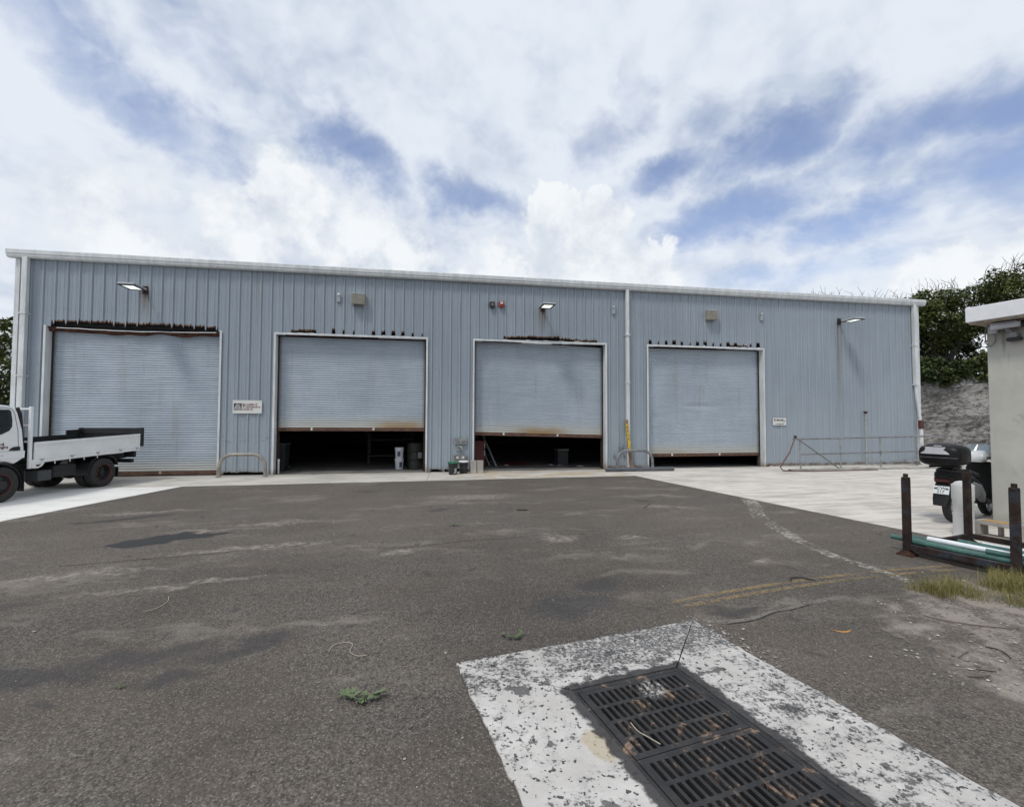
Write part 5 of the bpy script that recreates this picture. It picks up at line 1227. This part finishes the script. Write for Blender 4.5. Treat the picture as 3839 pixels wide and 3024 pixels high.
# tail and seat body, silhouette from back to front
bd = MB().loft([((-.36,0,.83),.05,.03,Y_,Z_),((-.30,0,.80),.13,.075,Y_,Z_),((-.12,0,.76),.17,.12,Y_,Z_),((.12,0,.70),.19,.16,Y_,Z_),((.38,0,.60),.20,.20,Y_,Z_),((.60,0,.50),.20,.20,Y_,Z_),((.72,0,.42),.19,.16,Y_,Z_)], 22, 2.6).build('body_shell', m_sblk, sct, smooth=60)
MB().loft([((-.32,0,.875),.10,.025,Y_,Z_),((-.15,0,.87),.15,.05,Y_,Z_),((.12,0,.84),.165,.06,Y_,Z_),((.30,0,.82),.165,.065,Y_,Z_),((.42,0,.79),.15,.075,Y_,Z_),((.66,0,.76),.13,.06,Y_,Z_),((.76,0,.70),.10,.05,Y_,Z_)], 20, 2.6).build('seat', m_seat, sct, smooth=60)
MB().loft([((-.40,0,.79),.08,.03,Y_,Z_),((-.33,0,.74),.12,.06,Y_,Z_),((-.18,0,.68),.13,.07,Y_,Z_),((.05,0,.60),.12,.08,Y_,Z_)], 18, 2.6).build('tail_unit', m_sblk, sct, smooth=60)
tl = Mframe(Vector((-.37,0,.71)), AY, Vector((-.35,0,1)).normalized(), Vector((-1,0,-.35)).normalized())
MB().box(-.10, .10, -.03, .035, -.02, .02, tl).build('tail_lamp', plain('dark_red_lens', (.06,.006,.006), .25), sct, bevel=.015)
# mudguard and number plate lean out over the wheel
MGX = lambda f: (-.40-.14*f, .66-.36*f)
mg = MB()
for f0 in range(8): pass
mg.loft([((-.30,0,.70),.10,.03,Y_,AX),((-.36,0,.56),.115,.03,Y_,AX),((-.42,0,.42),.11,.022,Y_,AX),((-.48,0,.31),.085,.012,Y_,AX)], 16, 3.5).build('mudguard', m_sblk, sct, smooth=60)
PM = Mframe(Vector((-.405,0,.56)), Vector((0,-1,0)), Vector((.30,0,1)).normalized(), Vector((-1,0,.30)).normalized())
pl = MB().box(-.105, .105, -.066, .066, 0, .004, PM).build('number_plate', m_wlid, sct)
m_pg = plain('plate_green', (.03,.055,.055), .5)
text('CW', .068, m_pg, pl, PM @ Matrix.Translation((.0,.006,.0045)), bold=.0012, align='CENTER'); text('217', .068, m_pg, pl, PM @ Matrix.Translation((-.005,-.052,.0045)), bold=.0006, align='CENTER')
for sx in (-.075, .075): MB().box(sx-.018, sx+.018, .008, .036, .004, .0052, PM).build('plate_mark', m_pg, pl)
# top box
tb = MB().loft([((-.50,0,1.12),.20,.105,Y_,Z_),((-.475,0,1.125),.26,.150,Y_,Z_),((-.42,0,1.13),.283,.172,Y_,Z_),((-.25,0,1.14),.29,.185,Y_,Z_),((-.08,0,1.13),.28,.172,Y_,Z_),((-.03,0,1.12),.24,.145,Y_,Z_),((-.01,0,1.11),.18,.11,Y_,Z_)], 28, 3.6).build('top_box', m_sblk, sct, smooth=60)
MB().grid(lambda u, v: (-.528+.040*v+.035*(2*u-1)**4, .03+(.20-.03*v)*(2*u-1), 1.155+.115*v), 16, 3).build('box_panel', m_silv, tb, smooth=True)
MB().box(-.49, -.47, -.05, .05, 1.285, 1.295).build('box_badge', m_swht, tb)
MB().grid(lambda u, v: (-.507+.02*(2*u-1)**4-.004, .262*(2*u-1)*.98, 1.095+.006*v), 12, 1).build('box_seam', m_grey, tb)
MB().tube([(-.40,.14,.93),(-.05,.14,.93),(.02,.10,.92)], .013, 8).tube([(-.40,-.14,.93),(-.05,-.14,.93),(.02,-.10,.92)], .013, 8).box(-.40, -.10, -.16, .16, .935, .955).build('luggage_rack', m_sblk, sct)
# side parts
for sg in (-1, 1): MB().loft([((.02,sg*.15,.62),.02,.05,Y_,Z_),((.25,sg*.185,.56),.03,.12,Y_,Z_),((.50,sg*.195,.47),.03,.15,Y_,Z_),((.66,sg*.18,.40),.02,.10,Y_,Z_)], 14, 2.4).build('side_panel', m_sgrey, bd, smooth=60)
MB().loft([((.72,0,.33),.19,.07,Y_,Z_),((.95,0,.29),.18,.055,Y_,Z_),((1.08,0,.34),.19,.09,Y_,Z_)], 16, 3.5).build('footboard', m_sblk, sct, smooth=60)
MB().loft([((1.02,0,.36),.17,.05,Y_,AX),((1.08,0,.55),.22,.06,Y_,AX),((1.10,0,.80),.21,.07,Y_,AX),((1.05,0,.98),.15,.06,Y_,AX)], 18, 2.8).build('leg_shield', m_sblk, sct, smooth=60)
cw = MB().loft([((.98,0,.97),.10,.06,Y_,AX),((.99,0,1.03),.15,.09,Y_,AX),((1.02,0,1.10),.14,.10,Y_,AX),((1.07,0,1.17),.08,.05,Y_,AX)], 18, 2.6).build('handlebar_cowl', m_swht, sct, smooth=60)
MB().tube([(.90,-.36,1.07),(.94,-.22,1.06),(1.0,0,1.04),(.94,.22,1.06),(.90,.36,1.07)], .014, 8).build('handlebar', m_sblk, sct, smooth=True)
for sg in (-1, 1):
    MB().tube([(.895,sg*.38,1.07),(.92,sg*.26,1.065)], .02, 10).build('grip', m_sblk, sct, smooth=True); MB().tube([(.95,sg*.24,1.07),(.97,sg*.30,1.15),(.96,sg*.34,1.20)], .007, 6).build('mirror_stem', m_sblk, sct)
    MB().loft([((.95,sg*.36,1.215),.03,.02,Y_,Z_),((.965,sg*.36,1.215),.075,.045,Y_,Z_),((1.0,sg*.36,1.215),.06,.035,Y_,Z_)], 14, 2.2).build('mirror', m_sblk, sct, smooth=60)
MB().grid(lambda u, v: (1.09+.10*v-.05*(2*u-1)**2, .15*(2*u-1)*(1-.2*v), 1.12+.16*v), 12, 5).build('screen', m_vis, sct, smooth=True)
MB().loft([((1.18,0,.62),.07,.02,Y_,Z_),((1.30,0,.60),.075,.03,Y_,Z_),((1.48,0,.52),.06,.02,Y_,Z_)], 14, 2.4).build('front_mudguard', m_sgrey, sct, smooth=60); MB().tube([(1.12,-.07,.75),(1.33,-.07,.285)], .022, 8).tube([(1.12,.07,.75),(1.33,.07,.285)], .022, 8).build('fork', m_silv, sct, smooth=True)
MB().loft([((-.28,-.16,.36),.045,.05,Y_,Z_),((-.05,-.16,.33),.055,.065,Y_,Z_),((.22,-.15,.28),.05,.055,Y_,Z_),((.40,-.12,.24),.02,.02,Y_,Z_)], 14, 2.2).build('exhaust', m_sblk, sct, smooth=60)
MB().box(-.12, .14, -.225, -.212, .31, .37).build('heat_shield', m_silv, sct, bevel=.006)
MB().loft([((-.04,.11,.29),.03,.05,Y_,Z_),((.2,.11,.31),.05,.09,Y_,Z_),((.48,.05,.33),.10,.12,Y_,Z_)], 14, 2.4).build('engine', m_sblk, sct, smooth=60)
MB().tube([(.42,.10,.22),(.50,.26,.012)], .012, 6).build('side_stand', m_sblk, sct); MB().tube([(-.02,-.10,.29),(-.12,-.13,.55)], .025, 8).build('shock', m_silv, sct)

# ------------------------------------------------------------------ loose things on the ground
m_grass = mat('dry_grass', f_leaf((.15,.15,.045), (.25,.225,.08), (.44,.35,.17)), (.2,.2,.07), .7, spec=.2)
def grass(patches, name, label, seed):
    rng = random.Random(seed); vs = []; fs = []
    for cx, cy, rx, ry, n, h in patches:
        tuft = [(rng.uniform(-1,1), rng.uniform(-1,1)) for _ in range(max(6, n//45))]
        for i in range(n):
            tx, ty = rng.choice(tuft)
            if tx*tx+ty*ty > 1.05: continue
            x = cx+rx*tx+rng.gauss(0,.05); y = cy+ry*ty+rng.gauss(0,.05); L = h*rng.uniform(.25, 1.05); a = rng.uniform(0, 6.283); lean = rng.uniform(.15, .95); w2 = rng.uniform(.0010, .0022)
            d = Vector((math.cos(a), math.sin(a), 0)); e = Vector((-d.y, d.x, 0)); o = len(vs); pr = []
            for k, f in enumerate((0, .4, .75, 1.)):
                c = Vector((x, y, 0))+d*(lean*L*f*f)+AZ*(L*f*(1-.35*lean*f)); ww = w2*(1-f*.95)
                vs += [tuple(c-e*ww), tuple(c+e*ww)]
            fs += [(o+2*k, o+2*k+1, o+2*k+3, o+2*k+2) for k in range(3)]
    me = bpy.data.meshes.new(name); me.from_pydata(vs, [], fs); me.materials.append(m_grass); ob = put(name, me); kind(ob, 'stuff', label); ob['category'] = 'grass'; return ob
grass([(5.15,3.98,.34,.17,1900,.18),(4.98,3.86,.2,.12,350,.09),(5.25,3.72,.18,.10,500,.10),(5.92,3.90,.28,.2,2100,.21),(5.62,3.55,.22,.12,750,.13),(5.35,3.5,.12,.08,200,.07),(6.2,4.1,.2,.1,600,.15)], 'grass', 'yellow green tufts of rough grass by the pipe rack', 4)
def f_peb(t):
    r = t.island(); b = t.mix(r, (.10,.092,.085), (.46,.43,.39)); b = t.mix(t.ss(r, .90, .97), b, (.62,.60,.56)); return {'Base Color': b, 'Roughness': .95}
m_peb = mat('pebbles', f_peb, (.3,.28,.25), .95, spec=.2)
def pebbles(n, fn, seed, name, label, lo, hi):
    rng = random.Random(seed); vs = []; fs = []
    ico = [(0,0,1),(.9,0,.3),(.28,.85,.3),(-.72,.53,.3),(-.72,-.53,.3),(.28,-.85,.3),(0,0,-.35)]
    for i in range(n):
        p = fn(rng)
        if p is None: continue
        r = lo*(hi/lo)**(rng.random()**2.2); a = rng.uniform(0, 6.283); c, s = math.cos(a), math.sin(a); sx, sz = rng.uniform(.7,1.5), rng.uniform(.35,.75); o = len(vs)
        for x, y, z in ico:
            x = x*sx*(1+rng.uniform(-.2,.2)); y = y*(1+rng.uniform(-.2,.2)); vs.append((p[0]+r*(x*c-y*s), p[1]+r*(x*s+y*c), .002+r*sz*(z+.3)))
        fs += [(o, o+1+k, o+1+(k+1) % 5) for k in range(5)]+[(o+6, o+1+(k+1) % 5, o+1+k) for k in range(5)]
    me = bpy.data.meshes.new(name); me.from_pydata(vs, [], fs); me.materials.append(m_peb); ob = put(name, me); kind(ob, 'stuff', label); ob['category'] = 'gravel'; return ob
def in_dirt(rng):
    x = rng.uniform(2.9, 7.0); y = rng.uniform(1.6, 4.2); q = ((x-6.1)/2.75)**2+((y-2.55)/1.62)**2
    return (x, y) if q < .98+.35*nz(x*2, y*2) else None
def in_yard(rng):
    x = rng.uniform(-7, 6); y = 1.6+rng.random()**1.5*11
    if slp and (Vector((x, y))-STL).dot(SV) > -.02 and (Vector((x, y))-STL).dot(SV) < 2.07 and (Vector((x, y))-STL).dot(SW) > -.02: return None
    return (x, y)
def by_slab(rng): 
    f = rng.random(); q = slp(2.06+abs(rng.gauss(0,.10)), f*.9-.1); return q
pebbles(3800, in_dirt, 1, 'gravel', 'loose gravel and grit on the dirt beside the tarmac', .003, .016)
pebbles(1100, in_yard, 2, 'gravel', 'scattered pale chips of stone on the tarmac', .003, .012)
pebbles(260, by_slab, 3, 'gravel', 'broken mortar crumbs along the drain surround corner', .003, .016)
# fallen leafy sprigs
m_sprig = mat('fresh_leaf', f_leaf((.085,.125,.05), (.15,.19,.09), (.27,.31,.19)), (.1,.14,.05), .5)
def sprig(label, pts, nleaf, L, seed):
    rng = random.Random(seed); t = thing('leafy_sprig', label, 'sprig', (*pts[0], .004), 0, 'fallen leafy sprigs'); P = [Vector((x-pts[0][0], y-pts[0][1], .008+.012*i % .02)) for i, (x, y) in enumerate(pts)]
    MB().tube(P, .0025, 5).build('stem', m_bark, t)
    for i in range(nleaf):
        f = (i+.5)/nleaf*(len(P)-1); k = int(f); c = P[k].lerp(P[min(k+1, len(P)-1)], f-k); a = rng.uniform(0, 6.283); d = Vector((math.cos(a), math.sin(a), rng.uniform(-.05,.5))).normalized(); e = d.cross(AZ).normalized(); ll = L*rng.uniform(.6, 1.2); u_ = e.cross(d)
        q = [c, c+d*ll*.35+e*ll*.24+u_*ll*.08, c+d*ll*.75+e*ll*.17+u_*ll*.06, c+d*ll, c+d*ll*.75-e*ll*.17+u_*ll*.06, c+d*ll*.35-e*ll*.24+u_*ll*.08, c+d*ll*.5]
        for v in q: v.z = max(v.z, .004)
        MB().add(q, [(0,1,6),(1,2,6),(2,3,6),(3,4,6),(4,5,6),(5,0,6)]).build('leaf', m_sprig, t)
sprig('leafy green sprig lying in the near foreground left of the drain', [(-.53,3.06),(-.47,3.03),(-.40,2.99),(-.33,3.02),(-.25,3.05)], 24, .066, 3)
sprig('small leafy sprig just beyond the corner of the drain surround', [(.56,3.70),(.62,3.66),(.68,3.63),(.74,3.66)], 13, .05, 6)
sprig('tiny leaf tuft alone on the tarmac at the lower left', [(-1.95,3.39),(-1.90,3.41)], 4, .035, 9)
sprig('dark withered leaf clump in the middle of the yard', [(.34,7.56),(.40,7.60),(.47,7.58)], 8, .07, 12)
def cord(name, label, cat, pts, r, m, z=.006, group=None):
    P = [Vector((x, y, z+.004*nz(x*20, y*20))) for x, y in pts]; sm = []
    for i in range(len(P)-1):
        p0 = P[max(i-1,0)]; p1 = P[i]; p2 = P[i+1]; p3 = P[min(i+2,len(P)-1)]
        for k in range(6): s = k/6; sm.append(.5*((2*p1)+(-p0+p2)*s+(2*p0-5*p1+4*p2-p3)*s*s+(-p0+3*p1-3*p2+p3)*s**3))
    sm.append(P[-1]); tag(MB().tube(sm, r, 6).build(name, m, smooth=True), label, cat, group)
m_str = plain('pale_string', (.42,.37,.30), .8); m_stick = plain('dry_stick', (.15,.12,.095), .9, var=.3); m_stickd = plain('dark_stick', (.04,.034,.03), .9)
cord('string', 'pale curled string lying on the tarmac left of the drain', 'string', [(-.72,3.66),(-.70,3.76),(-.62,3.79),(-.565,3.74),(-.565,3.63),(-.50,3.56),(-.44,3.56)], .0028, m_str)
cord('string', 'thin pale curved stem on the tarmac further left', 'string', [(-2.47,4.67),(-2.40,4.76),(-2.40,4.90),(-2.45,5.02)], .0032, m_str)
GS = 'dry sticks on the ground'
cord('stick', 'crooked forked twig in the middle distance near the lime trail', 'stick', [(4.28,9.38),(4.50,9.30),(4.58,9.42),(4.45,9.02),(4.06,8.50)], .010, m_stick, .010, GS)
cord('stick', 'short straight dark stick in the middle of the yard', 'stick', [(1.62,8.72),(1.72,8.69),(1.82,8.69)], .010, m_stickd, .010, GS)
cord('stick', 'bent dark strip lying across the upper yellow line', 'strip', [(3.78,4.42),(3.84,4.50),(3.95,4.50),(4.05,4.40)], .006, m_stickd, .012, GS)
cord('stick', 'long curved dark stick on the dirt at the right edge', 'stick', [(4.12,2.90),(4.17,2.86),(4.15,2.79),(4.10,2.73)], .004, m_stickd, .012, GS)
cord('stick', 'short straight dark stick on the dirt with a knob end', 'stick', [(3.69,2.655),(3.74,2.63),(3.79,2.61)], .004, m_stickd, .012, GS)
cord('stick', 'rough brown stick nearest the tarmac edge on the dirt', 'stick', [(3.54,2.60),(3.62,2.585),(3.70,2.58)], .0045, m_stick, .012, GS)
cord('stick', 'grey twig slanting across the dirt', 'stick', [(3.75,2.81),(3.83,2.84),(3.92,2.87)], .004, m_stick, .012, GS)
cord('stick', 'long pale root on the dirt below the grass', 'stick', [(4.26,3.46),(4.30,3.39),(4.36,3.31),(4.5,3.22),(4.7,3.12)], .0045, m_stick, .010, GS)
cord('string', 'pale withered stem lying across the drain grate', 'string', [(1.12,2.52),(1.13,2.45),(1.16,2.40),(1.20,2.33)], .003, m_str, .013)
